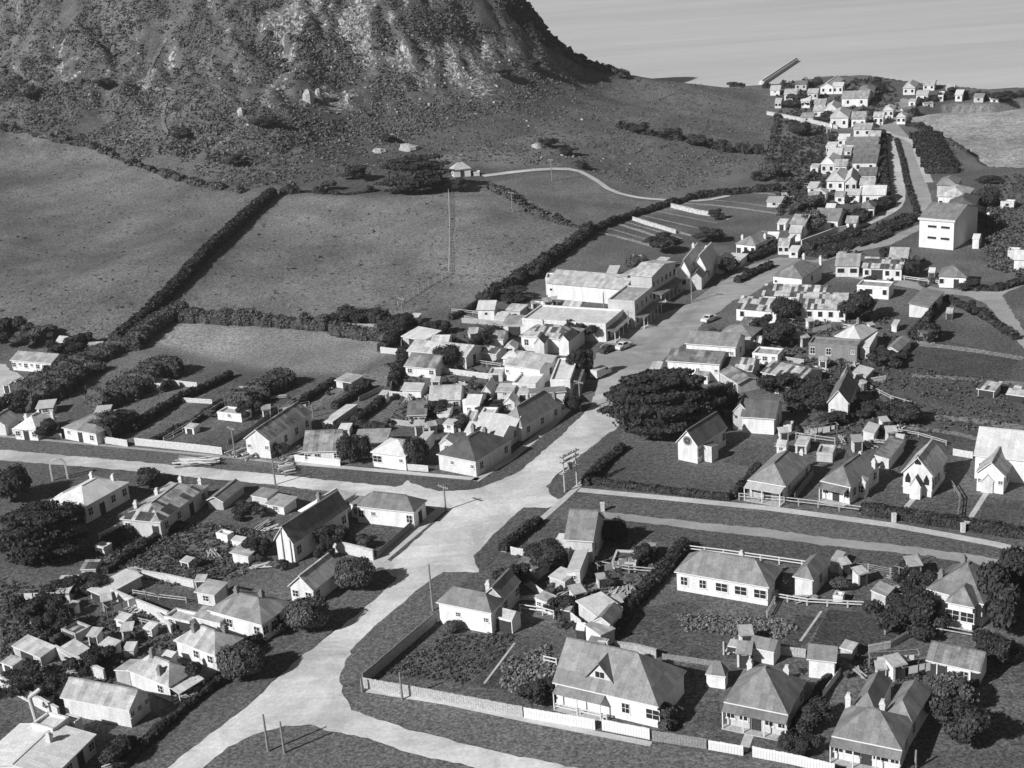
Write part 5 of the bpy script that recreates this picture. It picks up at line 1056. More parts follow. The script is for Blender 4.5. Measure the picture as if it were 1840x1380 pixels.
FAR = [((1425,398),(1447,403),(1466,385),6.0,'gx',1.6,'wW','rL','tall white block at the near end of the upper town'),
 ((1464,392),(1507,396),(1522,378),4.4,'gx',2.4,'wW','rM','grey-roofed white house beside the tall white block'),
 ((1483,374),(1500,375),(1506,368),3.6,'gx',1.2,'wW','rW','small white shed above the grey-roofed house'),
 ((1453,350),(1470,352),(1478,345),3.4,'gx',1,'wW','rL','small white cottage left of the hedge-backed gardens'),
 ((1420,430),(1400+18,432),(1430,424),3.2,'sk',.6,'wW','rW','white lean-to near the lane'),
 ((1378,360),(1405,362),(1410,355),3.0,'sk',.5,'wW','rW','low white shed at the top of the terrace gardens'),
 ((1520,348),(1545,350),(1552,340),3.8,'gx',1.2,'wW','rW','white-walled shed in the middle of the upper gardens'),
 ((1553,345),(1592,350),(1596,335),4.2,'gx',2.0,'wW','rW','bright white house beside the lane hedge'),
 ((1487,322),(1518,325),(1530,308),4.6,'hip',2.2,'wW','rW','white hip-roofed house with wide front'),
 ((1520,324),(1540,327),(1544,310),4.4,'gy',2.2,'wW','rW','gabled wing beside the wide white house'),
 ((1452,335),(1468,337),(1474,329),3.0,'sk',.6,'wW','rW','small bright shed left of the wide white house'),
 ((1543,312),(1575,314),(1580,303),4.2,'gx',1.8,'wL','rM','grey-roofed cottage right of the wide white house'),
 ((1478,292),(1500,295),(1512,280),4.4,'hip',2.0,'wW','rW','white hip cottage below the pale gable'),
 ((1500,296),(1522,298),(1527,286),4.0,'gx',1.4,'wW','rL','pale cottage touching the white hip cottage'),
 ((1488,276),(1512,278),(1518,268),4.4,'gx',1.8,'wW','rW','white gable-roofed cottage in the upper row'),
 ((1532,290),(1576,292),(1582,279),4.4,'gx',2.0,'wW','rM','third grey-roofed cottage from the top of the lane row'),
 ((1534,272),(1580,274),(1584,262),4.4,'gx',2.0,'wW','rM','second grey-roofed cottage from the top of the lane row'),
 ((1520,258),(1578,259),(1582,248),4.4,'gx',2.0,'wW','rM','topmost grey-roofed cottage of the lane row'),
 ((1512,268),(1530,270),(1534,262),3.6,'sk',.6,'wW','rW','pale lean-to behind the lane row'),
 ((1455,300),(1470,300),(1474,296),3.0,'sk',.5,'wW','rL','pale hut at the foot of the white hip cottage'),
 ((1540,228),(1566,232),(1572,222),4.4,'gx',1.6,'wW','rL','white building at the head of the lane'),
 ((1530,212),(1556,213),(1560,202),5.0,'gx',2.0,'wW','rL','white two-storey house above the lane head'),
 ((1496,208),(1525,211),(1530,198),5.4,'hip',2.4,'wW','rW','big pale hip-roofed house in the port village'),
 ((1483,197),(1506,198),(1512,186),5.0,'hip',2.2,'wW','rW','round-hipped pale house left of the big hip-roofed one'),
 ((1462,198),(1482,199),(1486,192),3.8,'gx',1.4,'wW','rL','small pale house left of the round-hipped house'),
 ((1515,174),(1560,176),(1567,163),5.4,'gx',2.0,'wW','rL','long white port building with streaked roof'),
 ((1500,153),(1515,155),(1520,149),5.2,'gx',1.4,'wW','rW','white gable behind the long port building'),
 ((1478,154),(1498,156),(1517,142),5.0,'gy',2.0,'wW','rW','pale barn-like port store on the left shore'),
 ((1410,168),(1432,169),(1436,160),4.4,'gx',1.6,'wW','rL','pale cottage at the left end of the port village'),
 ((1452,166),(1470,167),(1474,160),3.8,'gx',1.4,'wW','rL','small cottage between the pale cottage and long port building'),
 ((1441,208),(1462,210),(1466,204),3.4,'sk',.6,'wL','rL','low pale shed behind the dark garden trees'),
 ((1545,163),(1571,165),(1575,155),4.4,'hip',1.8,'wL','rM','grey-roofed house among port trees'),
 ((1626,156),(1645,158),(1652,148),4.6,'hip',2.0,'wW','rW','white pavilion on the wharf spit nearest the village'),
 ((1649,168),(1668,170),(1672,161),4.4,'gx',.8,'wW','rW','white flat-fronted wharf store'),
 ((1688,170),(1695,171),(1698,164),4.0,'flat',.2,'wW','rW','narrow white hut on the wharf spit'),
 ((1720,168),(1730,170),(1736,162),4.4,'gx',1.4,'wW','rW','white gabled hut near the end of the wharf spit'),
 ((1632,183),(1645,184),(1648,178),3.8,'sk',.4,'wW','rW','low white shed on the spit beach'),
 ((1660,183),(1678,184),(1681,179),3.6,'sk',.4,'wW','rL','pale shed behind the spit beach'),
 ((1622,192),(1645,193),(1650,185),4.0,'gx',1.2,'wW','rL','white shed at the corner of the bay'),
 ((1614,208),(1628,210),(1632,204),3.8,'hip',1.4,'wW','rW','small pale house above the bay beach'),
 ((1750,173),(1768,174),(1771,169),3.6,'sk',.5,'wL','rL','grey shed among bushes on the spit'),
 ((1394,182),(1404,183),(1408,177),3.6,'gx',1.2,'wW','rW','tiny cottage on the hill shoulder above the port'),
 ((1430,150),(1450,151),(1454,145),3.6,'gx',1.2,'wL','rM','grey cottage on the far shore beside the breakwater'),
 ((1798,362),(1822,363),(1824,359),3.0,'flat',.2,'wW','rW','long low white shed on the bare slope at the right edge'),
 ((1440,362),(1455,364),(1460,357),3.0,'sk',.5,'wL','rL','pale shed in the terrace gardens'),
 ((1462,345),(1485,348),(1490,340),3.4,'hip',1.2,'wW','rW','small hip cottage in the garden middle'),
 ((1400,438),(1418,441),(1424,430),3.4,'gx',1.4,'wW','rL','white cottage on the lower side of the lane'),
 ((1380,425),(1398,428),(1404,420),3.6,'gx',1.4,'wW','rW','bright white cottage at the foot of the upper gardens'),
 ((1466,184),(1484,186),(1488,178),4.0,'gx',1.4,'wW','rL','pale cottage left of the round-hipped port house'),
 ((1440,180),(1456,181),(1460,174),4.0,'gx',1.4,'wW','rW','small white cottage at the back of the port village'),
 ((1590,196),(1606,198),(1611,190),4.0,'hip',1.4,'wW','rW','white cottage beside the street into the port'),
 ((1572,208),(1588,210),(1592,203),4.2,'gx',1.6,'wW','rL','pale cottage right of the two-storey house at the lane head'),
 ((1560,244),(1582,245),(1586,237),4.2,'gx',1.6,'wW','rL','pale cottage between the lane head building and the topmost lane row cottage'),
 ((1508,248),(1526,250),(1531,242),3.8,'gx',1.4,'wW','rW','white cottage at the upper left end of the lane row'),
 ((1486,262),(1502,264),(1507,257),3.6,'sk',.6,'wW','rW','white lean-to above the white gable-roofed upper cottage'),
 ((1545,330),(1572,332),(1577,322),4.0,'gx',1.6,'wW','rL','pale cottage just above the bright white lane house'),
 ((1500,352),(1518,353),(1522,345),3.6,'gx',1.2,'wW','rL','pale shed left of the white-walled garden shed'),
 ((1548,372),(1572,374),(1576,364),4.0,'hip',1.6,'wW','rM','grey-roofed cottage below the bright white lane house'),
 ((1662,150),(1680,152),(1684,145),4.0,'gx',1.4,'wW','rL','pale store behind the white wharf store'),
 ((1700,158),(1715,159),(1719,153),3.8,'gx',1.2,'wW','rL','pale wharf shed seaward of the narrow white hut'),
 ((1778,176),(1795,177),(1798,171),3.4,'gx',1.0,'wW','rW','last low white shed along the wharf spit'),
 ((1420,448),(1434,451),(1440,443),3.0,'sk',.4,'wW','rW','tiny white hut on the lane wall'),
]
for A_, Bb, Cc, h, k, rh, wl_, rf, lb in FAR:
    B_('cottage' if 'cottage' in lb else ('house' if 'house' in lb else 'shed'), lb, 'cottage' if 'cottage' in lb else ('house' if 'house' in lb else 'shed'), A_, Bb, Cc, h, k, rh, wl_, rf, 'w' if 'shed' in lb or 'hut' in lb else 'ww', 's' if A_[1] > 150 else '')

# ------------------------------------------------------------------ fences and walls
FN = [('white plank fence in two long runs before the big dormer house, left run',[(942,1290),(1070,1312)],1.5,'paling','frame'),
 ('white plank fence right of the gateway before the big dormer house',[(1082,1312),(1168,1329)],1.5,'paling','frame'),
 ('pale paling fence from the road fork along the front garden',[(654,1236),(800,1262),(940,1289)],1.5,'paling','timber'),
 ('grey paling fence between the dormer house and the cream house',[(1172,1331),(1270,1346)],1.4,'paling','grey'),
 ('white plank fence in front of the cream hip-roofed house',[(1273,1347),(1336,1358)],1.3,'paling','frame'),
 ('long white plank fence ending at the bottom right house',[(1352,1360),(1420,1373),(1500,1392)],1.4,'paling','frame'),
 ('thin paling fence running from the road fork to the white hip-roofed house',[(653,1232),(785,1118)],1.7,'paling','timber'),
 ('low white railing in front of the dormer house verandah',[(996,1275),(1090,1296)],.9,'rail','frame'),
 ('white post and rail fence behind the long white house',[(1232,992),(1300,1000),(1400,1014),(1482,1026)],1.1,'rail','frame'),
 ('wire fence beside the road right of the white rail fence',[(1500,1020),(1560,1025),(1640,1040)],1.0,'wire','timber'),
 ('curved paling fence in front of the verandah house by the churches',[(1328,899),(1400,905),(1470,913),(1546,923)],1.2,'rail','timber'),
 ('pale boundary wall above the bottom left cottages',[(203,1076),(245,1094),(305,1118)],1.5,'wall','pale'),
 ('pale diagonal wall above the big white barn',[(102,1180),(150,1205),(190,1224)],1.6,'wall','pale'),
 ('pale diagonal wall at the left bottom edge ending near the tall white pipe',[(0,1232),(60,1265),(108,1292)],1.5,'wall','pale'),
 ('pale wall below the lawn of the corner grey-roofed house',[(575,986),(625,995),(672,1007)],1.6,'wall','pale'),
 ('dark fence along the lawn beside the main street',[(678,1004),(737,952),(742,944)],1.2,'paling','grey'),
 ('short pale fence on the left cross street beyond the dark hedge',[(187,796),(230,803)],1.4,'paling','pale'),
 ('long pale fence on the left cross street in front of the gardens',[(243,800),(320,808),(400,817)],1.5,'paling','pale'),
 ('pale fence before the cottages at the left edge',[(-30,776),(40,781),(112,789)],1.2,'paling','pale'),
 ('low white fence before the steep streaked-roof cottage',[(530,829),(612,838)],1.3,'paling','frame'),
 ('white fence with dark gate posts left of the corner house',[(733,845),(770,848)],1.2,'paling','pale'),
 ('garden fence below the white garden hut under the pale field',[(290,690),(355,697)],1.2,'paling','pale'),
 ('pale fence across the gardens beside the clipped hedge',[(322,722),(382,726)],1.0,'paling','pale'),
 ('long thin rail fence between garden plots',[(295,795),(345,765),(400,730)],1.0,'rail','timber'),
 ('garden fence left of the square grey-gabled shed',[(695,712),(735,716)],1.2,'paling','pale'),
 ('long pale garden fence below the round dark tree behind the shops',[(730,662),(800,671),(900,684)],1.2,'paling','pale'),
 ('pale back fence at the corner of the small pale field',[(684,634),(722,638)],1.4,'paling','pale'),
 ('white fence above the paddock cottage gardens',[(830,580),(870,583),(930,588)],1.2,'paling','timber'),
 ('pale fence under the white roofed shelter by the paddock hedge',[(605,588),(650,590),(705,590)],1.1,'paling','timber'),
 ('upper rail fence beside the paddock cottage',[(835,575),(900,590)],1.0,'rail','timber'),
 ('field fence running down the middle paddock',[(806,345),(808,400),(808,450),(806,495)],1.2,'wire','timber'),
 ('field fence slanting from the paddock post toward the hedge',[(806,495),(770,515),(715,550)],1.1,'wire','timber'),
 ('pale fence beside the hall right of the small church',[(1400,702),(1440,706),(1485,712)],1.2,'paling','pale'),
 ('white boards fencing near the dark-roofed hall',[(1430,790),(1500,800)],1.3,'rail','timber'),
 ('pale fence beside the narrow steep white house',[(1562,688),(1592,683)],1.0,'paling','pale'),
 ('low pale wall right of the tall white pipe',[(285,1115),(310,1138)],1.2,'wall','pale'),
 ('garden fence across the small lawn below the pale boundary wall',[(240,1070),(285,1078),(335,1084)],.9,'rail','timber'),
 ('fence behind the villa separating the lower gardens',[(1590,1140),(1625,1131),(1690,1140),(1755,1152)],1.3,'rail','timber'),
 ('pale fence below the small white-ended building',[(1380,1076),(1450,1088),(1560,1094)],1.0,'rail','pale'),
 ('garden wall with arch beside the rear of the dormer house',[(1105,1168),(1140,1172),(1180,1182)],1.1,'wall','timber'),
 ('paling fence from the white shed to the pyramid-roofed shed',[(1190,1184),(1250,1192),(1285,1198)],.8,'paling','grey'),
 ('low rail fence below the low cluttered garden shed',[(1072,1020),(1130,1030),(1180,1034)],1.1,'rail','timber'),
 ('rail fence in the middle yard beside the small two-window shed',[(935,1100),(975,1106),(995,1112)],1.2,'rail','frame'),
 ('thin white garden path fence beside the double-door shed',[(1478,1254),(1510,1212)],1.0,'paling','frame'),
 ('garden fence left of the dormer house',[(978,1195),(1000,1200)],1.3,'rail','frame'),
 ('white fence beside the chimneyed house\'s long wall',[(180,978),(225,955),(262,937)],1.6,'wall','pale'),
 ('low white fence by the bottom left road hedge',[(318,1262),(372,1222),(410,1192)],1.0,'wire','timber'),
 ('fence along the lane below the right-hand cottage row',[(1440,440),(1500,418),(1540,410)],1.2,'wall','pale'),
 ('pale rail fence behind the flat white cottage on the right-hand road',[(1600,500),(1650,507),(1686,512)],1.0,'rail','pale'),
 ('roadside fence above the port bay, upper lane',[(1378,206),(1400,210),(1462,222),(1505,232)],1.3,'wall','stone'),
 ('terrace wall in the hillside gardens, upper one',[(1206,373),(1255,385),(1302,392)],1.2,'wall','stone'),
 ('terrace wall in the hillside gardens, second from the bottom',[(1137,396),(1190,412),(1215,420)],1.0,'wall','stone'),
 ('long pale diagonal fence across the middle yards',[(940,1048),(990,1085),(1045,1130)],1.3,'paling','pale'),('pale fence under the dark shrubs of the steep-roofed house',[(918,996),(958,1004),(985,1012)],1.3,'paling','pale'),
 ('pale curved wall above the small left lawn',[(257,1038),(300,1045),(350,1056)],1.1,'wall','pale'),('garden fence between the two small left lawns',[(215,1108),(255,1122),(300,1132)],.9,'rail','timber'),
 ('pale fence at the head of the strip plots',[(460,722),(512,697)],1.1,'paling','timber'),('pale fence beside the long narrow skillion',[(645,722),(690,700)],1.0,'paling','timber'),
 ('pale fence at the corner of the paddock shelter',[(722,598),(722,640),(700,712)],1.3,'paling','timber'),('rail fence in the shop back yards',[(850,655),(900,662)],1.1,'rail','timber'),
 ('pale fence below the twin-fronted house',[(930,628),(985,634),(1035,636)],1.0,'paling','pale'),('pale fence in front of the paddock cottage plots',[(905,575),(850,566),(812,562)],1.0,'rail','timber'),
 ('fence along the left edge of the long strip plot',[(500,738),(455,775),(410,800)],1.1,'paling','grey'),('pale fence above the corner house yard',[(700,762),(770,770),(828,776)],1.1,'paling','timber'),
 ('fence round the shrubs right of the white block',[(1345,625),(1400,648),(1445,655)],1.1,'paling','timber'),('rail fence beside the narrow steep white house track',[(1560,700),(1600,720),(1650,735)],1.0,'rail','timber'),
 ('pale fence behind the striped-roof shed',[(1590,775),(1650,785),(1700,800)],.8,'rail','timber'),('dark fence between the churches',[(1705,868),(1725,900),(1720,940)],1.1,'rail','grey'),
 ('fence between the two hip-roofed houses',[(1462,855),(1442,880),(1428,900)],1.3,'paling','grey'),('thin pale fence beyond the large right church',[(1712,818),(1748,824)],1.2,'paling','pale'),
 ('rail fence down the side garden of the long white house',[(1400,1062),(1392,1085),(1378,1110)],1.0,'rail','timber'),('fence behind the double-door shed',[(1398,1176),(1448,1182)],1.3,'paling','timber'),
 ('pale fence right of the patchy-roof cottage yard',[(1640,1142),(1600,1165),(1560,1172)],1.1,'paling','timber'),
]
for lb, px, h, k, mt in FN:
    fence('garden_wall' if k == 'wall' else ('rail_fence' if k in ('rail', 'wire') else 'paling_fence'), lb, px, h, k, mt, 'wall' if k == 'wall' else 'fence', thick=.3 if k == 'wall' else .05)

# ------------------------------------------------------------------ hedges
HG = [('long tall dark hedge running down between the two big paddocks',[(490,352),(440,395),(375,455),(320,515),(262,575),(208,618)],4.2,3.6,'leafD',.14),
 ('second shorter dark hedge beside the foot of the long hedge',[(330,562),(285,585),(245,618)],6.5,4.2,'leafM',.2),
 ('bushy hedge between the middle paddock and the small pale field',[(330,574),(400,578),(480,583),(590,592)],5,3.6,'leafM',.5),
 ('bushy hedge right of the white roofed shelter',[(598,598),(640,604),(700,612)],5,3.4,'leafM',.5),
 ('dark hedge around the paddock shelter',[(590,580),(630,573),(700,588),(718,592)],5,4,'leafD',.5),
 ('belt of dark scrub below the gravel yard, upper',[(40,712),(95,690),(150,655),(215,628),(250,622)],8,3.6,'leafM',.5),
 ('belt of dark scrub beside the pale hall, near the yard',[(45,702),(75,685),(105,665)],3,3,'leafD',.5),
 ('dark tree belt under the white garden hut field corner',[(312,668),(270,685),(225,715),(170,735)],10,4.6,'leafM',.5),
 ('lower dark tree belt across the left gardens',[(165,665),(130,690),(100,715),(60,722)],8,4.2,'leafM',.5),
 ('thin dark hedge dividing the left gardens',[(415,678),(370,700),(320,722),(285,745),(240,775)],2.2,2.4,'leafD',.3),
 ('large dark hedge beside the third cross street cottage',[(235,762),(205,778),(180,790)],8,5,'leafD',.3),
 ('dark garden hedge beside the long strip plots',[(400,725),(350,760),(275,795)],1.6,1.6,'leafD',.4),
 ('dark tree belt behind the hut with dark doorway',[(512,690),(470,712),(430,735)],8,4.2,'leafM',.5),
 ('thin hedge below the open-fronted white shed',[(600,690),(565,712),(530,735)],2,2,'leafD',.3),
 ('dark diagonal hedge in the back gardens',[(662,698),(630,718),(602,735)],2,2,'leafD',.2),
 ('dark diagonal hedge right of the long narrow skillion',[(692,718),(668,740),(640,760)],2.2,2.2,'leafD',.2),
 ('dark hedge behind the white-fronted cottage gardens',[(590,770),(640,768),(695,775)],2,2,'leafD',.3),
 ('dark hedge strip beside the back garden lane',[(728,640),(715,670),(705,695)],3,2.4,'leafD',.4),
 ('hedge at the corner of the small pale field',[(720,600),(700,625),(688,632)],3,3,'leafD',.4),
 ('scrubby hedge line along the top of the left paddock',[(0,228),(80,248),(160,262),(215,285),(300,315),(370,335),(440,345)],4,2,'leafM',.6),
 ('scrub hedge left of the giant farm tree',[(505,348),(560,345),(620,350),(680,342)],4,2.4,'leafD',.6),
 ('dark hedge climbing beside the warehouse toward the terraces',[(870,545),(925,512),(960,490),(1000,462),(1060,418)],4.5,3.4,'leafD',.45),
 ('thin hedge above the hillside terrace gardens',[(1062,416),(1140,388),(1200,370),(1260,355),(1330,348),(1400,342)],3,2.4,'leafD',.5),
 ('straggling hedge down from the farmhouse fence',[(880,340),(915,352),(960,385),(1010,402),(1060,412)],4.5,2.4,'leafM',.65),
 ('dark hedge by the small gabled paddock cottage',[(810,575),(835,562),(858,548)],1.5,1.6,'leafD',.3),
 ('clipped dark hedge in front of the churches',[(1550,920),(1620,929),(1700,943),(1790,956),(1850,966)],3.4,2.0,'leafD',.15),
 ('tall dark boundary hedge left of the long white house',[(1230,985),(1200,1020),(1170,1055),(1130,1095),(1095,1150)],2.8,2.2,'leafD',.2),
 ('dark hedge along the footpath below the junction',[(968,940),(935,965),(905,990)],2.2,1.8,'leafD',.2),
 ('low hedge along the small church lawn by the footpath',[(1118,808),(1085,835),(1052,872)],2.2,1.8,'leafD',.25),
 ('low hedge along the church lawn beside the right cross street',[(1062,868),(1120,876),(1220,888),(1312,898)],1.8,1.4,'leafD',.2),
 ('hedge between the church lawn and the verandah house',[(1316,895),(1345,865),(1362,842)],1.8,1.6,'leafD',.3),
 ('long rough hedge beside the lower left main street verge',[(205,1392),(290,1312),(345,1265),(400,1222)],1.6,1.3,'leafD',.4),
 ('hedge before the lower left row of cottages',[(408,1195),(455,1160),(500,1125)],1.8,1.5,'leafD',.5),
 ('thin scrub line between the allotments and the hip-roofed house',[(190,1030),(235,1000),(285,965),(325,945)],1.8,1.5,'leafD',.5),
 ('dark hedge along the side of the chimneyed house wall',[(192,985),(230,965),(275,940)],3,2.6,'leafD',.2),
 ('dark plantation strip beside the lane behind the upper town',[(1664,248),(1672,270),(1684,290),(1692,312)],13,3.6,'leafD',.25),
 ('dark hedge backing the cottage row beside the lane',[(1586,246),(1587,270),(1588,300),(1590,330),(1592,350)],3,3.4,'leafD',.3),
 ('dark bank between the lane and the street above the tall building',[(1611,252),(1622,290),(1630,330),(1642,365),(1648,385)],1.8,1.2,'leafD',.3),
 ('dark wooded bank below the lane at the bend',[(1640,392),(1600,410),(1560,432),(1510,445),(1465,462)],8,2.0,'leafD',.4),
 ('dark shrub bank above the lane and street bend',[(1452,452),(1490,440),(1540,425)],5,3,'leafD',.4),
 ('dark trees on the lane bend beside the white house',[(1595,368),(1570,380),(1545,395),(1520,405)],6,3.2,'leafD',.5),
 ('dark bank beside the street end wall at the far bend',[(1325,508),(1350,495),(1385,480)],2.5,2,'leafD',.3),
 ('dark clipped hedge beside the curved cottage wall at the bend',[(1340,470),(1370,458),(1395,448)],5,3,'leafD',.2),
 ('hedge below the hip-roofed cottage on the right-hand road',[(1745,520),(1790,522),(1840,508)],3,1.8,'leafD',.4),
 ('dark hedge along the curved road verge at right',[(1700,540),(1750,560),(1800,590),(1825,610)],2.2,1.6,'leafD',.5),
 ('rough hedge dividing the fields right of the grey shed',[(1640,610),(1655,590),(1680,560)],2.5,2.2,'leafD',.5),
 ('dark hedge between bottom right gardens beside the cream house',[(1408,1335),(1440,1290),(1475,1240),(1500,1205)],1.2,1.4,'leafD',.3),
 ('dark shade hedge right of the dormer house',[(1200,1310),(1215,1290)],2.5,1.8,'leafM',.3),
 ('scrub line on the hill shoulder above the far cottages',[(1110,228),(1180,245),(1240,255),(1300,270),(1370,275)],6,3,'leafD',.65),
 ('scrub edge on the boundary between hill and far gardens',[(1398,205),(1392,235),(1385,270),(1380,300)],3,2,'leafM',.65),
 ('dark bush line on the hill crest toward the sea',[(1130,134),(1190,142),(1240,150),(1290,152),(1335,157)],4,2.2,'leafD',.62),
 ('shoreline bushes behind the port village',[(1372,158),(1440,157),(1480,150)],5,3.5,'leafD',.6),
 ('dark hedge along the spit behind the wharf huts',[(1650,186),(1690,181),(1720,176),(1790,180),(1836,174)],4,3,'leafD',.5),
 ('bay edge scrub below the far village',[(1632,226),(1650,228),(1668,236)],4,2,'leafD',.5),
 ('dark scrub edge of the bay beach',[(1700,252),(1735,272),(1770,296)],2.5,1.4,'leafM',.6),
]
for lb, px, w_, h, mt, rg in HG:
    w_ *= .72; h *= .68
    hedge('hedge', lb, px, w_, h, mt, rough=rg, jag=(.46 if rg >= .6 else 0), dens=(20 if px[0][1] > 560 else 9), s=(.2 if px[0][1] > 560 else .32))

# ------------------------------------------------------------------ trees and bushes
tree('tree','giant spreading dark macrocarpa beside the main street and small church','tier',1188,786,21.5,12.4,'leafD',n=34000,lift=.3,sq=.5,rot=.05)
tree('tree','dark tree touching the giant tree\'s right side','round',1298,748,6.5,6.5,'leafD',n=2500)
tree('tree','wide dark layered tree beside the hill-foot farmhouse','tier',748,346,22,11.5,'leafD',n=12000,lift=.3,sq=.62,rot=0)
tree('tree','very big dark tree at the left edge above the allotments','tier',78,1004,13.5,8.6,'leafD',n=14000,lift=.3,rot=0)
tree('tree','dark rounded tree on the left edge below the cross street','round',22,900,7.5,6,'leafD',n=3000)
tree('tree','dark tree against the white-roofed house beside the very big tree','round',125,955,6,5,'leafD',n=2500)
for lb, x, y in [('round clipped roadside tree, uppermost of the three on the left verge',640,1058),('round clipped roadside tree, middle of the three on the left verge',556,1131),('round clipped roadside tree, lowest of the three on the left verge',438,1217)]:
    tree('tree', lb, 'round', x, y, 6.0, 4.6, 'leafM', group='round clipped trees on the left verge', n=5000)
for lb, x, y, d, h in [('left one of two clipped dark trees by the white-fronted cottage',630,833,4.6,5.6),('right one of two clipped dark trees by the white-fronted cottage',652,830,3.6,5),('clipped dark tree between the white-fronted cottage and corner house',750,838,4.6,5.4)]:
    tree('tree', lb, 'round', x, y, d, h, 'leafD', n=2500)
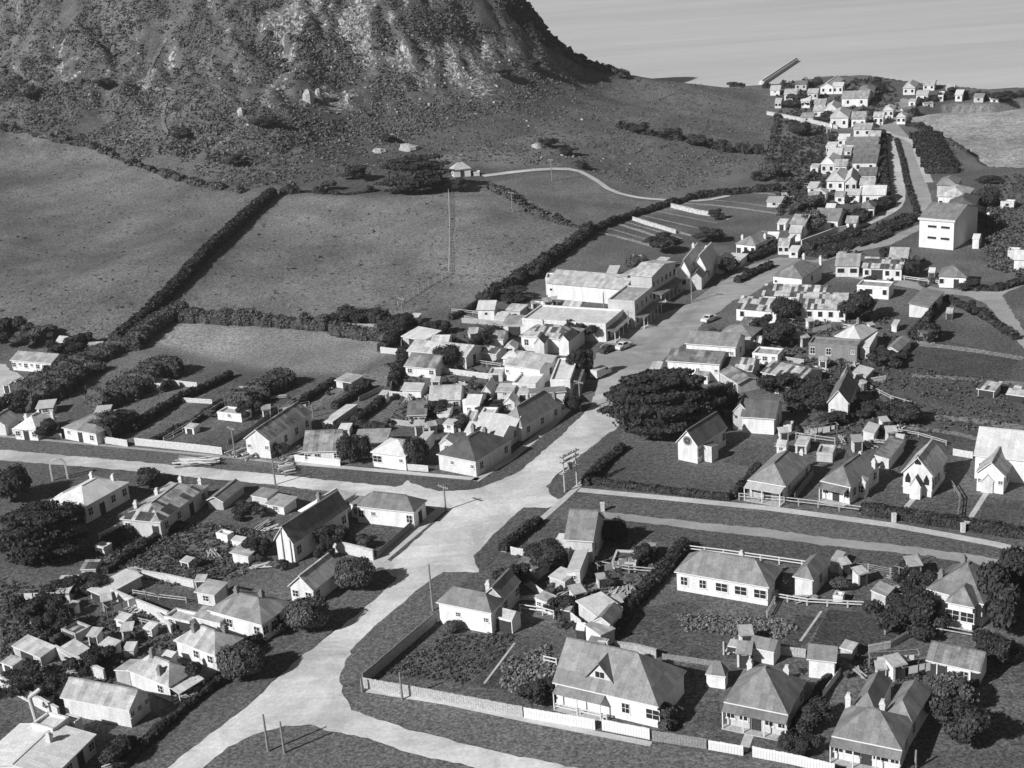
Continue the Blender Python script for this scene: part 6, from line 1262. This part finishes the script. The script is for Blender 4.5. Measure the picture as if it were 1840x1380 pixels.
TR = [('dark shrub clump by the steep grey-roofed house',990,1018,6.5,3.6,'loose','leafD'),('dark bushy tree below the white shed annexe of the steep house',965,1012,4,3.2,'round','leafD'),
 ('dark round bush in the garden above the low cluttered shed',1100,972,5,3.4,'round','leafD'),('dark bush right of the low cluttered garden shed',1158,1010,3.5,2.6,'loose','leafD'),
 ('dark tree before the twin-fronted house, left one',974,628,2.8,2.7,'round','leafD'),('dark tree before the twin-fronted house, right one',1022,627,3.2,3.0,'round','leafD'),
 ('dark round tree before the streaked-roof garden cottage',805,662,6.2,5,'round','leafD'),('dark bush beside the long light-roofed store',862,632,5.5,4.2,'loose','leafD'),
 ('dark bush right of the twin-fronted house on the street corner',1050,612,6,5,'loose','leafD'),('dark tree beside the white flat-topped shop',1050,680,5,6,'loose','leafD'),('dark shade tree below the parapet shop',1030,740,3.6,3.6,'round','leafD'),
 ('dark tree at the corner beside the farmhouse fence',828,345,6,4.5,'loose','leafD'),('scrubby tree left of the giant farm tree',640,322,8,4.5,'loose','leafD'),('smaller scrubby tree further left of the giant farm tree',590,340,6,3.5,'loose','leafM'),
 ('dark tree at the top corner of the terrace gardens',1385,322,8,6,'round','leafM'),('dark tree left of the tall white block in the upper town',1365,325,5,3,'loose','leafD'),('dark round tree in the upper gardens above the lane',1440,245,8,5.5,'round','leafD'),
 ('second dark tree in the upper gardens',1490,222,8,5,'loose','leafD'),('dark garden tree near the port cottages',1430,192,11,5,'loose','leafD'),('dark tree beside the long port building',1580,168,6,5,'round','leafD'),('small dark tree above the lane head',1575,155,5,4.5,'loose','leafD'),
 ('dark bush on the port spit',1705,170,6,3,'loose','leafD'),('dark bushes at the spit end',1795,183,9,4,'loose','leafD'),('dark tree on the bay corner',1640,208,5,3.5,'loose','leafD'),
 ('dark tree beside the three-storey building',1765,412,9,6,'loose','leafD'),('tall dark tree behind the three-storey building',1775,372,7,6,'round','leafD'),('dark bush on the right slope below the bay',1780,328,9,2,'loose','leafD'),
 ('dark tree below the tall white block of the upper town',1460,420,9,6,'loose','leafM'),('bushy tree in the upper gardens middle',1445,378,8,5,'loose','leafM'),('bushy tree beside the small hip cottage',1470,372,6,4,'loose','leafM'),
 ('dark tree right of the patched-roof row',1545,575,9,6,'loose','leafD'),('dark tree between patched roofs',1410,578,7,5.5,'round','leafD'),('second dark tree below the patched roofs',1370,600,5,4,'loose','leafD'),
 ('dark garden tree left of the long grey building',1405,620,8,5,'loose','leafD'),('dark bush above the narrow steep house',1590,660,6,3,'loose','leafD'),('dark bush right of the low grey shed',1600,650,5,3,'loose','leafD'),
 ('dark bush beside the flat white cottage',1560,520,4,3.4,'loose','leafD'),('dark tree right of the patched-roof white house',1635,498,6,4.5,'round','leafD'),('dark tree behind the skillion-roofed block',1590,470,4,4,'loose','leafD'),
 ('dark round tree beside the hip-roofed cottage field',1740,520,5,2.5,'loose','leafD'),('spiky dark tree on the rough ground at right',1665,612,6,5,'cone','leafD'),('dark bush by the fork road fence',1745,565,4,3,'loose','leafD'),
 ('dark bush beside the white hut in rough ground',1620,755,7,3.4,'loose','leafD'),('dark bush below the narrow steep house',1500,760,7,2.6,'loose','leafD'),('rounded dark bush beside the steep white house',1560,745,6,3,'loose','leafD'),
 ('dark bush group right of the dark-roofed hall',1440,735,8,3.6,'loose','leafD'),('dark hedge tree below the patched long shed',1400,705,8,4,'loose','leafD'),('dark bush at the foot of the patched shed end',1460,705,6,3,'loose','leafD'),
 ('tall dark tree beside the villa on the right edge',1822,1082,6.5,7,'loose','leafD'),('dark tree right below the villa',1800,1130,8,8,'loose','leafD'),('dark tree on the right side road nearest the villa',1850,1085,6,6,'loose','leafD'),
 ('dark tree left of the villa front wing',1655,1130,6,4.5,'loose','leafD'),('dark tree between the pale hut and the villa',1650,1075,4,4,'loose','leafD'),('broad dark bush below the pale hut',1615,1125,7,4,'loose','leafD'),
 ('grey rounded bush before the villa wing',1662,1112,3.4,2.4,'round','leafM'),('dark bushes at the bottom right corner house',1715,1330,7,5,'loose','leafD'),('dark tree beside the bottom right house wall',1705,1275,6,4.5,'loose','leafM'),
 ('dark bush below the patchy-roof cottage',1785,1195,5,4,'loose','leafD'),('dark garden bush left of the bottom right house',1465,1310,5,3,'loose','leafD'),('dark bush at the front of the bottom right garden',1440,1352,3.6,2.4,'loose','leafD'),
 ('spiny garden bush left of the dormer house',975,1262,4.5,3,'loose','leafD'),('dark bush beside the rear arch of the dormer house',1175,1215,3.5,2.4,'loose','leafD'),('small bush beside the fence gate of the dormer house',1195,1300,3.4,2.6,'loose','leafM'),
 ('dark bush behind the small two-window shed',930,1058,5,3.6,'loose','leafD'),('dark bush below the small two-window shed',1005,1105,4,2.8,'loose','leafD'),('dark bush before the white hip-roofed house',815,1135,2.6,1.6,'round','leafM'),
 ('dark bush on the lawn corner of the long corner house',600,985,5.5,3.6,'loose','leafD'),('dark tree behind the gable-fronted white house',585,1005,3,3,'loose','leafD'),('dark bush at the long corner house lawn edge',655,985,3,2,'loose','leafM'),
 ('dark bush left of the long narrow hall gable',468,1000,4,3,'loose','leafD'),('dark bush behind the allotment sheds',105,1075,6,2.6,'loose','leafD'),('dark shrub clump beside the ruined outhouse',75,1110,6,4,'loose','leafD'),
 ('dark shrub below the clump of the bottom left yards',90,1140,5,3,'loose','leafD'),('dark bush beside the low flat white shed',165,1060,6,2.6,'loose','leafD'),('dark tree at the bottom left allotment edge',40,1240,6,3,'loose','leafD'),
 ('dark bush near the warehouse rear annexe',95,1260,5,3,'loose','leafD'),('dark bushes between the barn and the first cottage',325,1240,5,3.4,'loose','leafD'),('dark bush before the second cottage verandah',415,1190,4,2.6,'loose','leafD'),
 ('dark bush before the third house front',515,1130,4.5,3,'loose','leafD'),('dark bushes between warehouse and hedge',215,1362,5,2.6,'loose','leafD'),('dark bush left of the first cottage',165,1200,5,3,'loose','leafD'),
 ('dark round tree in the left cross street cottages, by the three-chimney cottage',90,785,5,3.4,'loose','leafD'),('dark tree behind the left edge cottage',20,745,7,4.5,'loose','leafD'),('dark tree beside the farm shed below the left paddock',120,640,7,4,'loose','leafD'),
 ('dark bush among the trees by the tumbledown shed',150,622,6,3,'loose','leafD'),('dark tree on the left paddock edge',60,615,9,4,'loose','leafM'),('dark tree on the left edge by the long hall',5,612,8,6,'loose','leafD'),('scrub tree above the tiny paddock hut',95,600,4,2.4,'loose','leafM'),
 ('dark tree beside the paddock shelter end',728,592,5,4,'round','leafD'),('dark tree left of the paddock shelter',640,578,8,3.4,'loose','leafD'),('dark bush near the iron-roofed shed above the long store',790,600,6,3,'loose','leafD'),
 ('dark bush beside the rail fence behind the shops',885,612,6,3.4,'loose','leafD'),('dark tree beside the long warehouse left end',965,500,6,4.5,'loose','leafD'),('dark tree behind the warehouse shed',1145,488,6,4.4,'round','leafM'),
 ('dark trees behind the steep gabled houses',1190,455,10,5,'loose','leafD'),('dark bush at the foot of the hillside terraces',1275,435,9,4,'loose','leafD'),('dark bush in the hillside terraces',1200,438,6,3,'loose','leafD'),
 ('dark small tree near the upper terrace wall',1285,395,5,3.5,'loose','leafD'),('dark bushes beside the steep gabled houses front',1310,490,6,4,'loose','leafD'),('dark yard tree left of the store annexe',925,540,8,3,'loose','leafD'),
 ('dark shrub below the square grey-gabled shed',780,748,5,3,'loose','leafD'),('dark shrub beside the tall white block',875,740,6,3,'loose','leafD'),('dark garden bush by the narrow white wing',832,770,4,2.4,'loose','leafD'),
 ('dark bush by the small garden hut',300,703,3,2.4,'loose','leafD'),('dark shrub beside the hut with dark doorway',448,748,4,3.6,'loose','leafD'),('dark tree right of the streaked-roof cottage behind timber',505,820,3,2.4,'loose','leafD'),
 ('dark shrub between the left white house and the hip-roofed house',265,870,6,3,'loose','leafD'),('dark bush beside the long allotment shed',445,925,4,2.4,'loose','leafD'),('dark bush right of the white-ended building',1510,1062,3,2,'loose','leafM'),
 ('rounded bush between the long white house and its neighbour',1397,1062,3,2.6,'round','leafM'),('small dark bush on the villa side garden',1628,1040,3,2.6,'loose','leafD'),('dark bush on the bay slope',1655,225,4,2.6,'loose','leafD'),
]
for lb, x, y, d, h, k, mt in TR: tree('bush' if h < 3.5 else 'tree', lb, k, x, y, d, h, mt, 'bush' if h < 3.5 else 'tree', n=(2600 if y > 560 else 1300))
# dots of scrub on the hill: individual bushes that stand out
for i, (x, y, d, h) in enumerate([(1150,240,9,4),(1205,250,8,4),(1255,262,9,4),(1045,305,5,3),(985,265,7,3),(1020,278,6,3),(1290,268,6,3),(960,125,9,4),(905,140,8,4),(700,255,7,3),(480,230,9,4),(330,250,8,4),(420,300,8,4),(190,160,9,4),(60,180,9,5)]):
    LB = ['bush on the hill shoulder right of the farm track','bush in the dark group on the hill shoulder','right-hand bush of the dark hill shoulder group','bush at the top of the farm track','bush above the farm track bend','small bush above the farm track gate','bush near the hill walking track','dark bush under the right-hand cliffs','dark bush at the cliff foot','bush among the talus stones','bush below the boulders on the left hillside','bush beside the winding hill track','bush above the scrub hedge left of the farm tree','dark bush on the far left hillside','dark bush above the left paddock corner']
    tree('bush', LB[i], 'loose', x, y, d, h, 'leafD', 'bush', n=900, group='bushes on the hill')

# flower and vegetable clumps in the gardens
def patch(name, label, poly, n, s0, s1, mat, seed, cat, hgt=.7):
    r = np.random.default_rng(seed); x0, y0 = np.min(poly, 0); x1, y1 = np.max(poly, 0); px = r.uniform(x0, x1, n * 3); py = r.uniform(y0, y1, n * 3); k = inpoly(px, py, poly); n = int(n * 1.5); P = GV(px[k][:n], py[k][:n])
    C = []; N = []
    for p in P:
        s = r.uniform(s0, s1) * .62; m_ = 14; d = r.normal(0, 1, (m_, 3)); d /= np.linalg.norm(d, axis=1)[:, None]; d[:, 2] = np.abs(d[:, 2]); C.append(p + d * np.array([s / 2, s / 2, s * hgt])); N.append(d)
    C = np.concatenate(C); N = np.concatenate(N); O = P[0].copy(); me = leafmesh(name, C - O, N, (s0 + s1) * .085, mat, seed)
    o = link(name, me); o.location = O; tag(o, label, cat, kind='stuff')
patch('garden_plants','mixed shrubs and flowers left of the dormer house',[(905,1190),(985,1160),(1000,1200),(975,1270),(900,1235)],330,.5,1.3,'leafL',1,'garden plants')
patch('garden_plants','low plants in the front garden at the road fork',[(690,1210),(800,1140),(930,1140),(900,1180),(830,1230)],360,.3,.9,'leafM',2,'garden plants')
patch('garden_plants','vegetable rows below the long white house',[(1215,1105),(1400,1110),(1440,1130),(1400,1150),(1230,1135)],300,.4,1.0,'leafL',3,'garden plants')
patch('garden_plants','shrubs in the garden behind the bottom right house',[(1530,1180),(1660,1190),(1650,1230),(1540,1215)],260,.5,1.2,'leafM',4,'garden plants')
patch('garden_plants','rough weeds in the left allotments',[(110,1010),(300,935),(480,955),(440,1035),(300,1055),(170,1010)],900,.4,1.2,'leafM',5,'weeds')
patch('garden_plants','weeds and rubble plants on the bottom left ground',[(0,1040),(100,1060),(60,1150),(0,1200)],260,.4,1.2,'leafM',6,'weeds')
patch('garden_plants','rough tussocks between the churches and the long grey building',[(1450,640),(1640,660),(1830,690),(1830,760),(1640,790),(1450,780)],420,.5,1.5,'leafM',7,'tussocks')
patch('garden_plants','tussocks on the slope right of the tall building',[(1760,330),(1840,310),(1840,500),(1770,480)],400,.8,2.4,'leafM',8,'tussocks')
patch('garden_plants','shrubbery in the far upper gardens',[(1400,210),(1500,240),(1520,300),(1480,380),(1400,390),(1390,300)],420,1.2,3.2,'leafD',9,'shrubs')
patch('garden_plants','plants in the back gardens behind the shops',[(800,600),(930,560),(960,600),(900,690),(800,760),(700,760),(740,600)],420,.5,1.6,'leafM',10,'garden plants')
patch('garden_plants','shrubs around the patched-roof houses',[(1240,600),(1440,560),(1600,560),(1640,640),(1480,720),(1320,690)],420,.6,2.0,'leafM',11,'shrubs')
patch('garden_plants','shrubs in the middle yards by the steep-roofed house',[(930,1000),(1100,960),(1210,1000),(1130,1100),(1000,1130)],260,.5,1.4,'leafM',12,'garden plants')
patch('garden_plants','plants in the bottom left back yards',[(50,1110),(300,1100),(340,1160),(200,1230),(60,1240)],360,.4,1.3,'leafM',13,'weeds')
patch('garden_plants','shrubs in the port village gardens',[(1380,150),(1600,140),(1620,200),(1560,240),(1400,205)],300,1.2,3.2,'leafD',14,'shrubs')

# ------------------------------------------------------------------ hill scrub and stones
def scatter(name, label, cat, poly, n, s0, s1, mat, seed, m_=9, hgt=.5, keep=None, lf=.42):
    r = np.random.default_rng(seed); x0, y0 = np.min(poly, 0); x1, y1 = np.max(poly, 0); px = r.uniform(x0, x1, n * 2); py = r.uniform(y0, y1, n * 2); k = inpoly(px, py, poly); P = GV(px[k][:n], py[k][:n])
    if keep is not None: P = P[keep(P)]
    s = (s0 * (s1 / s0) ** r.random(len(P)))[:, None, None]; d = r.normal(0, 1, (len(P), m_, 3)); d /= np.linalg.norm(d, axis=2)[..., None]; d[..., 2] = np.abs(d[..., 2])
    C = (P[:, None] + d * s * np.array([.5, .5, hgt])).reshape(-1, 3); N = d.reshape(-1, 3); O = P[0].copy(); ss = np.repeat(s[:, 0, 0], m_) * lf
    V, rr = leafquads(C - O, N, 1.0, seed); c4 = np.repeat(C - O, 4, 0); V = c4 + (V - c4) * np.repeat(ss, 4)[:, None]
    me = npmesh(name, V, np.arange(len(V)).reshape(-1, 4), False); at = me.attributes.new('leaf', 'FLOAT', 'POINT'); at.data.foreach_set('value', np.repeat(rr, 4).astype(np.float32)); me.materials.append(M[mat])
    o = link(name, me); o.location = O; tag(o, label, cat, kind='stuff'); return o
big = [(-60,-60),(930,-60),(985,60),(1120,135),(700,260),(500,330),(440,338),(215,278),(-60,215)]
def rk(P): return rock[((P[:, 1] - GY0) / GS).astype(int).clip(0, ny - 1), ((P[:, 0] - GX0) / GS).astype(int).clip(0, nx - 1)]
def clumpy(P): return (fbm(P[:, 0] / 14, P[:, 1] / 14, 4, 31) > .36) & (rk(P) < .2)
scatter('hill_scrub','dense low scrub covering the steep hillside','scrub',big,34000,.4,1.5,'leafH',41,keep=clumpy,lf=.28,m_=7,hgt=.3)
scatter('hill_scrub','darker scrub patches on the upper hillside','scrub',[(-60,-60),(930,-60),(950,40),(700,200),(440,300),(200,260),(-60,200)],9000,.8,2.8,'leafM',42,lf=.2,m_=12,hgt=.36,keep=lambda P: (fbm(P[:, 0] / 16, P[:, 1] / 16, 4, 77) > .53) & (rk(P) < .3))
scatter('hill_scrub','sparse tussocks on the lower hill slopes','tussocks',[(450,340),(700,250),(1000,110),(1130,138),(1370,160),(1390,200),(1370,300),(1180,350),(1040,300),(850,290)],6500,.35,1.1,'leafH',43,lf=.3,m_=7,hgt=.3)
scatter('hill_scrub','dark bush cover on the seaward crest of the hill','scrub',[(915,-30),(945,-5),(990,62),(1062,112),(1128,134),(1120,140),(1050,120),(960,70),(900,10)],2600,1.6,3.6,'leafD',44)
scatter('paddock_tufts','small grass tufts across the paddocks','grass',[(0,235),(215,290),(440,350),(505,355),(920,350),(1050,410),(860,540),(600,575),(335,562),(200,605),(0,620)],1500,.25,.7,'leafH',45,m_=6,hgt=.25,lf=.3)
scatter('paddock_tufts','dark rank tufts scattered in the paddocks','grass',[(0,235),(215,290),(440,350),(505,355),(920,350),(1050,410),(860,540),(600,575),(335,562),(200,605),(0,620)],350,.3,1.0,'leafM',46,m_=6,hgt=.25,lf=.3)
def stones(name, label, poly, n, s0, s1, seed):
    r = np.random.default_rng(seed); x0, y0 = np.min(poly, 0); x1, y1 = np.max(poly, 0); px = r.uniform(x0, x1, n * 2); py = r.uniform(y0, y1, n * 2); k = inpoly(px, py, poly); P = GV(px[k][:n], py[k][:n])
    sv, sf = sph(6, 4); s = (s0 * (s1 / s0) ** (r.random(len(P)) ** 2))[:, None, None]; V = P[:, None] + sv[None] * s * r.uniform(.35, .6, (len(P), 1, 3)) * (1 + r.normal(0, .12, (len(P), len(sv), 1)))
    Fq = (sf[None] + (np.arange(len(P)) * len(sv))[:, None, None]).reshape(-1, 4); O = P[0].copy(); me = npmesh(name, V.reshape(-1, 3) - O, Fq, False); me.materials.append(M['rock']); o = link(name, me); o.location = O; tag(o, label, 'stones', kind='stuff')
stones('scree','pale fallen stones scattered on the hillside',[(0,40),(900,100),(1100,160),(1150,300),(900,290),(640,300),(300,300),(0,200)],260,.4,1.3,51)
stones('scree','loose rocks below the cliffs',[(480,60),(900,60),(930,130),(850,190),(640,220),(500,190)],200,.5,1.8,52)
for i, (lb, x, y, s, h) in enumerate([('tallest pale boulder standing out on the hillside left of the cliffs',554,180,4.2,4.0),('second pale boulder right beside the tallest one',573,174,3.2,3.0),('pale boulder above the winding track on the left hillside',434,205,3,2.2),
    ('flat pale boulder above the farm tree',735,268,7,1.6),('flat pale slab left of the boulder above the farm tree',680,273,5,1.2),('small pale slab on the talus',702,248,4.5,1.2),('pale boulder right of the twin tall boulders',625,180,2.6,2),('pale stone on the slope above the farm track',965,265,4.5,1.5)]):
    boulder(lb, x, y, s, h, seed=i)

# ------------------------------------------------------------------ poles, vehicles, odds and ends
for lb, b_, t_, ar in [('bare timber pole at the road fork, bottom left of the side road',(482,1350),(470,1284),0),('thin leaning pole beside the bottom left pole',(511,1353),(503,1297),0),('pole with thin stay at the front fence corner',(651,1243),(648,1219),0),
    ('pole standing on the verge before the front garden fence',(723,1257),(716,1208),0),('short post by the garden fence right of the verge pole',(748,1245),(745,1229),0),('tall pole at the junction verge beside the white hip-roofed house',(778,1097),(765,1015),0),
    ('utility pole at the corner of the left cross street',(801,917),(797,871),1),('utility pole with crossarm beside the parapet shop',(1043,738),(1040,683),1),
    ('utility pole before the stepped-parapet shop',(1243,543),(1240,497),1),('utility pole before the long white store',(1130,598),(1126,558),1),('utility pole beside the left cross street timber yard',(423,822),(416,766),1),
    ('leaning pole in front of the long narrow hall',(513,1016),(500,952),0),('pole in the middle paddock near the farm track',(992,325),(990,285),1),('pole beside the straggling farm hedge',(921,381),(919,344),1),('pole behind the paddock shelter',(724,566),(720,534),1),
    ('pole at the right cross street timber verge',(495,871),(490,826),0),('tall pole above the lower left shop roofs',(410,1072),(404,1052),0),('pole among the shops by the twin-fronted house',(1085,553),(1083,525),0),('pole in the allotments by the garden hedge',(563,750),(561,728),0),
    ('pole at the bottom right house corner',(1645,1382),(1644,1348),0),('pole before the two-gable shops',(1375,440),(1373,414),1)]:
    pole(lb, b_, t_, ar)
P = G(1015, 884); Q = G(1037, 872); e = empty('transformer_frame', P, math.atan2(Q[1] - P[1], Q[0] - P[0])); tag(e, 'two-post timber frame with crossarms and transformer on the small round verge', 'power frame')
Lf = math.hypot(Q[0] - P[0], Q[1] - P[1])
for x in (0, Lf): b = MB(); b.tube((x, 0, -.4), (x, 0, 6.6), .15, .11, 8); b.build('post', ['timber'], e)
for z in (3.4, 5.3, 6.2):
    b = MB(); b.box(-.7, -.27, z - .09, Lf + .7, -.13, z + .09); b.box(-.7, .13, z - .09, Lf + .7, .27, z + .09); ao = b.build('crossarm', ['frame' if z < 4 else 'timber'], e)
    for k in range(4): i_ = MB(); x = -.5 + k * (Lf + 1) / 3; i_.tube((x, -.2, z + .09), (x, -.2, z + .36), .07, .05, 6); i_.build('insulator', ['frame'], ao)
b = MB(); b.tube((Lf / 2, 0, 3.5), (Lf / 2, 0, 4.6), .42, .42, 10); b.build('transformer', ['grey'], e)
car('parked_van','white van parked beside the shops on the main street',1080,676,R(48),'car','van')
car('parked_car','pale car on the left side of the main street by the hotel store',1121,626,R(45),'car')
car('parked_car','dark car near the grassy patch on the main street',1092,632,R(45),'carD')
car('parked_car','pale small car farther up the main street, right side',1275,577,R(45),'car')
timberpile('long pale timber stack on the left cross street verge',356,833,22,9,R(-6),1.2)
timberpile('tangled pile of pale timber and scrap by the long pale hall',515,846,34,3.4,.4,2.6)
timberpile('jumbled sawn timber beside the utility pole in the cottage yard',445,818,30,5,.9,3.0)
timberpile('stack of dark and pale poles left of the streaked-roof cottage',528,818,18,6,R(40),1.2)
timberpile('small heap of pale boards in the bottom left yard',205,1378,8,3,.3,1.0)
timberpile('heap of pale boards at the bottom left hedge gap',325,1262,8,2.6,.3,.8)
tank('round tank beside the grey-roofed house on the rough slope',1662,614,1.6,2.4); tank('small tank right of the narrow steep white house',1543,702,1.5,1.8,'wL')
tank('white tank left of the tiny hut behind the shops',842,742,1.0,2.6,'wW')
# tall white bent flue at bottom left
P = G(66, 1296); e = empty('flue', P); tag(e, 'tall bent white flue pipe rising beside the bottom left roof annexe', 'flue pipe')
b = MB(); b.tube((0, 0, 0), (-.3, 0, 3.4), .3, .27, 10); b.build('pipe', ['pale'], e); b = MB(); b.tube((-.3, 0, 3.4), (1.0, .5, 4.2), .28, .24, 10); b.build('pipe_elbow', ['pale'], e)
# white gate piers by the church hedge
for lb, x, y in [('white gate pier left of the church hedge gap',1606,938),('white gate pier beside the large right church',1737,952),('broad white gate pier left of the right church pier',1730,956),('white gate pillar at the hedge end by the post fence',1083,918)]:
    P = G(x, y); e = empty('gate_pier', P); tag(e, lb, 'gate pier', 'white gate piers'); b = MB(); b.box(-.3, -.25, -.2, .3, .25, 1.3); b.build('pier', ['pale'], e); b = MB(); b.box(-.36, -.31, 1.303, .36, .31, 1.42); b.build('cap', ['pale'], e)
# white arched garden frame left
P = G(108, 862); e = empty('garden_arch', P, .2); tag(e, 'white arched garden frame behind the left white-roofed house', 'garden arch')
b = MB(); pts = [(1.3 * math.cos(a), 0, 2.6 + 1.3 * math.sin(a)) for a in np.linspace(0, math.pi, 9)]; pts = [(1.3, 0, 0)] + pts + [(-1.3, 0, 0)]
for a, c in zip(pts[:-1], pts[1:]): b.beam(a, c, .3, .3)
b.build('arch_frame', ['pale'], e)
# breakwater running out to sea
A0 = onplane(1368, 146, SEA + 1.5); A1 = onplane(1430, 105, SEA + 1.5); A2 = onplane(1440, 92, SEA + 1.5)
e = empty('jetty', A0); tag(e, 'long pale stone jetty running out into the sea behind the village', 'jetty')
b = MB(); b.beam((0, 0, -1.2), tuple(A1 - A0 + np.array([0, 0, -1.2])), 2.6, 2.4); b.build('deck', ['stone'], e); b = MB(); b.beam((0, 0, .3), tuple(A1 - A0 + np.array([0, 0, .3])), .9, .5); b.build('parapet', ['pale'], e)

# ------------------------------------------------------------------ back-yard clutter
YARDS = [[(30,1060),(300,1012),(470,905),(600,905),(520,1020),(360,1055),(340,1130),(230,1190),(60,1245)], [(560,705),(700,650),(850,585),(1000,640),(900,760),(760,785),(600,770),(400,762),(270,745),(440,700)],
         [(1245,600),(1440,562),(1600,562),(1635,640),(1470,700),(1330,700)], [(940,1012),(1070,985),(1190,1005),(1120,1110),(1100,1160),(1000,1150),(930,1090)], [(1300,1160),(1500,1190),(1650,1190),(1640,1230),(1470,1230),(1300,1200)], [(1400,1020),(1640,1040),(1600,1100),(1390,1080)],
         [(1390,770),(1620,770),(1640,830),(1480,820),(1390,800)], [(1390,300),(1500,310),(1580,350),(1480,430),(1390,420)], [(1400,180),(1560,180),(1560,240),(1440,240)], [(880,570),(990,540),(1060,560),(930,590)], [(1500,450),(1680,470),(1680,520),(1500,500)], [(0,700),(60,740),(10,745)]]
_b = np.array(BLD); rr = random.Random(99)
def spot(poly, rad):
    x0, y0 = np.min(poly, 0); x1, y1 = np.max(poly, 0)
    for _ in range(60):
        x, y = rr.uniform(x0, x1), rr.uniform(y0, y1)
        if not inpoly(np.array([x]), np.array([y]), poly)[0]: continue
        q = G(x, y)
        if (np.hypot(_b[:, 0] - q[0], _b[:, 1] - q[1]) > _b[:, 2] * .85 + rad).all(): return q
    return None
pb = MB(); pb.quad([(0, 0, -.3), (1.3, 0, -.3), (1.3, 0, 1.9), (0, 0, 1.9)]); pb.quad([(1.3, 0, -.3), (1.3, 1.2, -.3), (1.3, 1.2, 2.2), (1.3, 0, 1.9)]); pb.quad([(1.3, 1.2, -.3), (0, 1.2, -.3), (0, 1.2, 2.2), (1.3, 1.2, 2.2)]); pb.quad([(0, 1.2, -.3), (0, 0, -.3), (0, 0, 1.9), (0, 1.2, 2.2)])
pw = pb.mesh('wall'); pw.materials.append(M['wW']); pb = MB(); pb.slab([(-.15, -.2, 1.97), (1.45, -.2, 1.97), (1.45, 1.4, 2.36), (-.15, 1.4, 2.36)], .08); pr_ = pb.mesh('roof'); pr_.materials.append(M['rL']); pd = door_mesh(.65, 1.6)
hp = []
for v in range(4):
    b = MB()
    for k in range(9):
        a = rr.uniform(-.5, .5); y = rr.uniform(-.8, .8); z = .08 + rr.random() * .45; l = rr.uniform(.8, 1.8); b.beam((-l, y - a, z), (l, y + a, z + rr.uniform(-.05, .15)), .2, .06)
    me_ = b.mesh('timber_heap'); me_.materials.append(M['pale' if v % 2 else 'timber']); hp.append(me_)
cl = MB(); cl.box(-.06, -.06, -.3, .06, .06, 2.1); cl.box(-.05, -.7, 1.95, .05, .7, 2.05); clp = cl.mesh('post'); clp.materials.append(M['grey'])
li = MB()
for y in (-.6, .6): li.beam((0, y, 2.0), (6, y, 1.98), .03, .03)
lin = li.mesh('line'); lin.materials.append(M['timber'])
sh = MB()
for x, w_, hh in ((.8, 1.2, 1.0), (2.2, .7, .8), (3.1, 1.3, 1.1), (4.7, .6, .7)): sh.box(x, -.62, 1.97 - hh, x + w_, -.59, 1.97)
shm = sh.mesh('washing'); shm.materials.append(M['frame'])
used = set()
def near_label(kind, phrase, q):
    for i in np.argsort(np.hypot(_b[:, 0] - q[0], _b[:, 1] - q[1]) - _b[:, 2])[:3]:
        lb = BLAB[i].replace(' the ', ' the '); L = phrase + ' ' + lb
        if (kind, i) in used or len(L.split()) > 16: continue
        used.add((kind, i)); return L
    return None
for pi, poly in enumerate(YARDS):
    far_ = poly[0][1] < 560
    for k in range(16):
        q = spot(poly, 1.0)
        if q is None or len([1 for u in used if u[0] == pi]) >= (4 if not far_ else 2): continue
        lb = near_label('p', 'plain tin-roofed privy near the', q)
        if not lb: continue
        used.add((pi, k)); e = empty('privy', q, rr.uniform(-.4, .4)); tag(e, lb, 'privy', 'small privies in the back yards'); part('wall', pw, e, (0, 0, 0)); part('roof', pr_, e, (0, 0, 0)); part('door', pd, e, (.65, 0, 0))
        s_ = rr.uniform(.85, 1.3); e.scale = (s_, s_ * rr.uniform(.9, 1.3), s_ * .85)
    for k in range(12 if not far_ else 4):
        q = spot(poly, .8); lb = q is not None and near_label('h', 'heap of boards near the', q)
        if lb: o = part('timber_heap', hp[rr.randrange(4)], None, q, rr.uniform(0, 3)); tag(o, lb, 'timber heap', 'board heaps in the back yards')
    for k in range(22):
        q = spot(poly, .3); lb = q is not None and near_label('b', 'small garden bush near the', q)
        if lb: d_ = rr.uniform(1.0, 2.8) * (1.3 if far_ else 1); tree('bush', lb, 'loose', 0, 0, d_, d_ * rr.uniform(.6, .9), 'leafM' if rr.random() < .5 else 'leafD', 'bush', 'small bushes in the back yards', at=q, n=260)
    for k in range(0 if far_ else 2):
        q = spot(poly, 2.6); lb = q is not None and near_label('c', 'clothes line of washing near the', q)
        if lb: e = empty('clothes_line', q, rr.uniform(-.4, 1)); tag(e, lb, 'clothes line', 'washing lines in the back yards'); part('post', clp, e, (0, 0, 0)); part('post', clp, e, (6, 0, 0)); part('line', lin, e, (0, 0, 0)); part('washing', shm, e, (0, 0, 0))

# ------------------------------------------------------------------ sea air
b = MB(); b.box(-5200, -1800, -14, 5200, 6200, 210); hz = b.build('haze', [], None); tag(hz, 'thin pale sea haze over the whole town', 'haze', kind='stuff')
mt = bpy.data.materials.new('haze_air'); mt.use_nodes = True; n = mt.node_tree; n.nodes.clear(); o = n.nodes.new('ShaderNodeOutputMaterial'); v = n.nodes.new('ShaderNodeVolumePrincipled')
v.inputs['Color'].default_value = (.95, .95, .95, 1); v.inputs['Density'].default_value = .00013; v.inputs['Anisotropy'].default_value = .3; n.links.new(v.outputs[0], o.inputs['Volume']); hz.data.materials.append(mt)
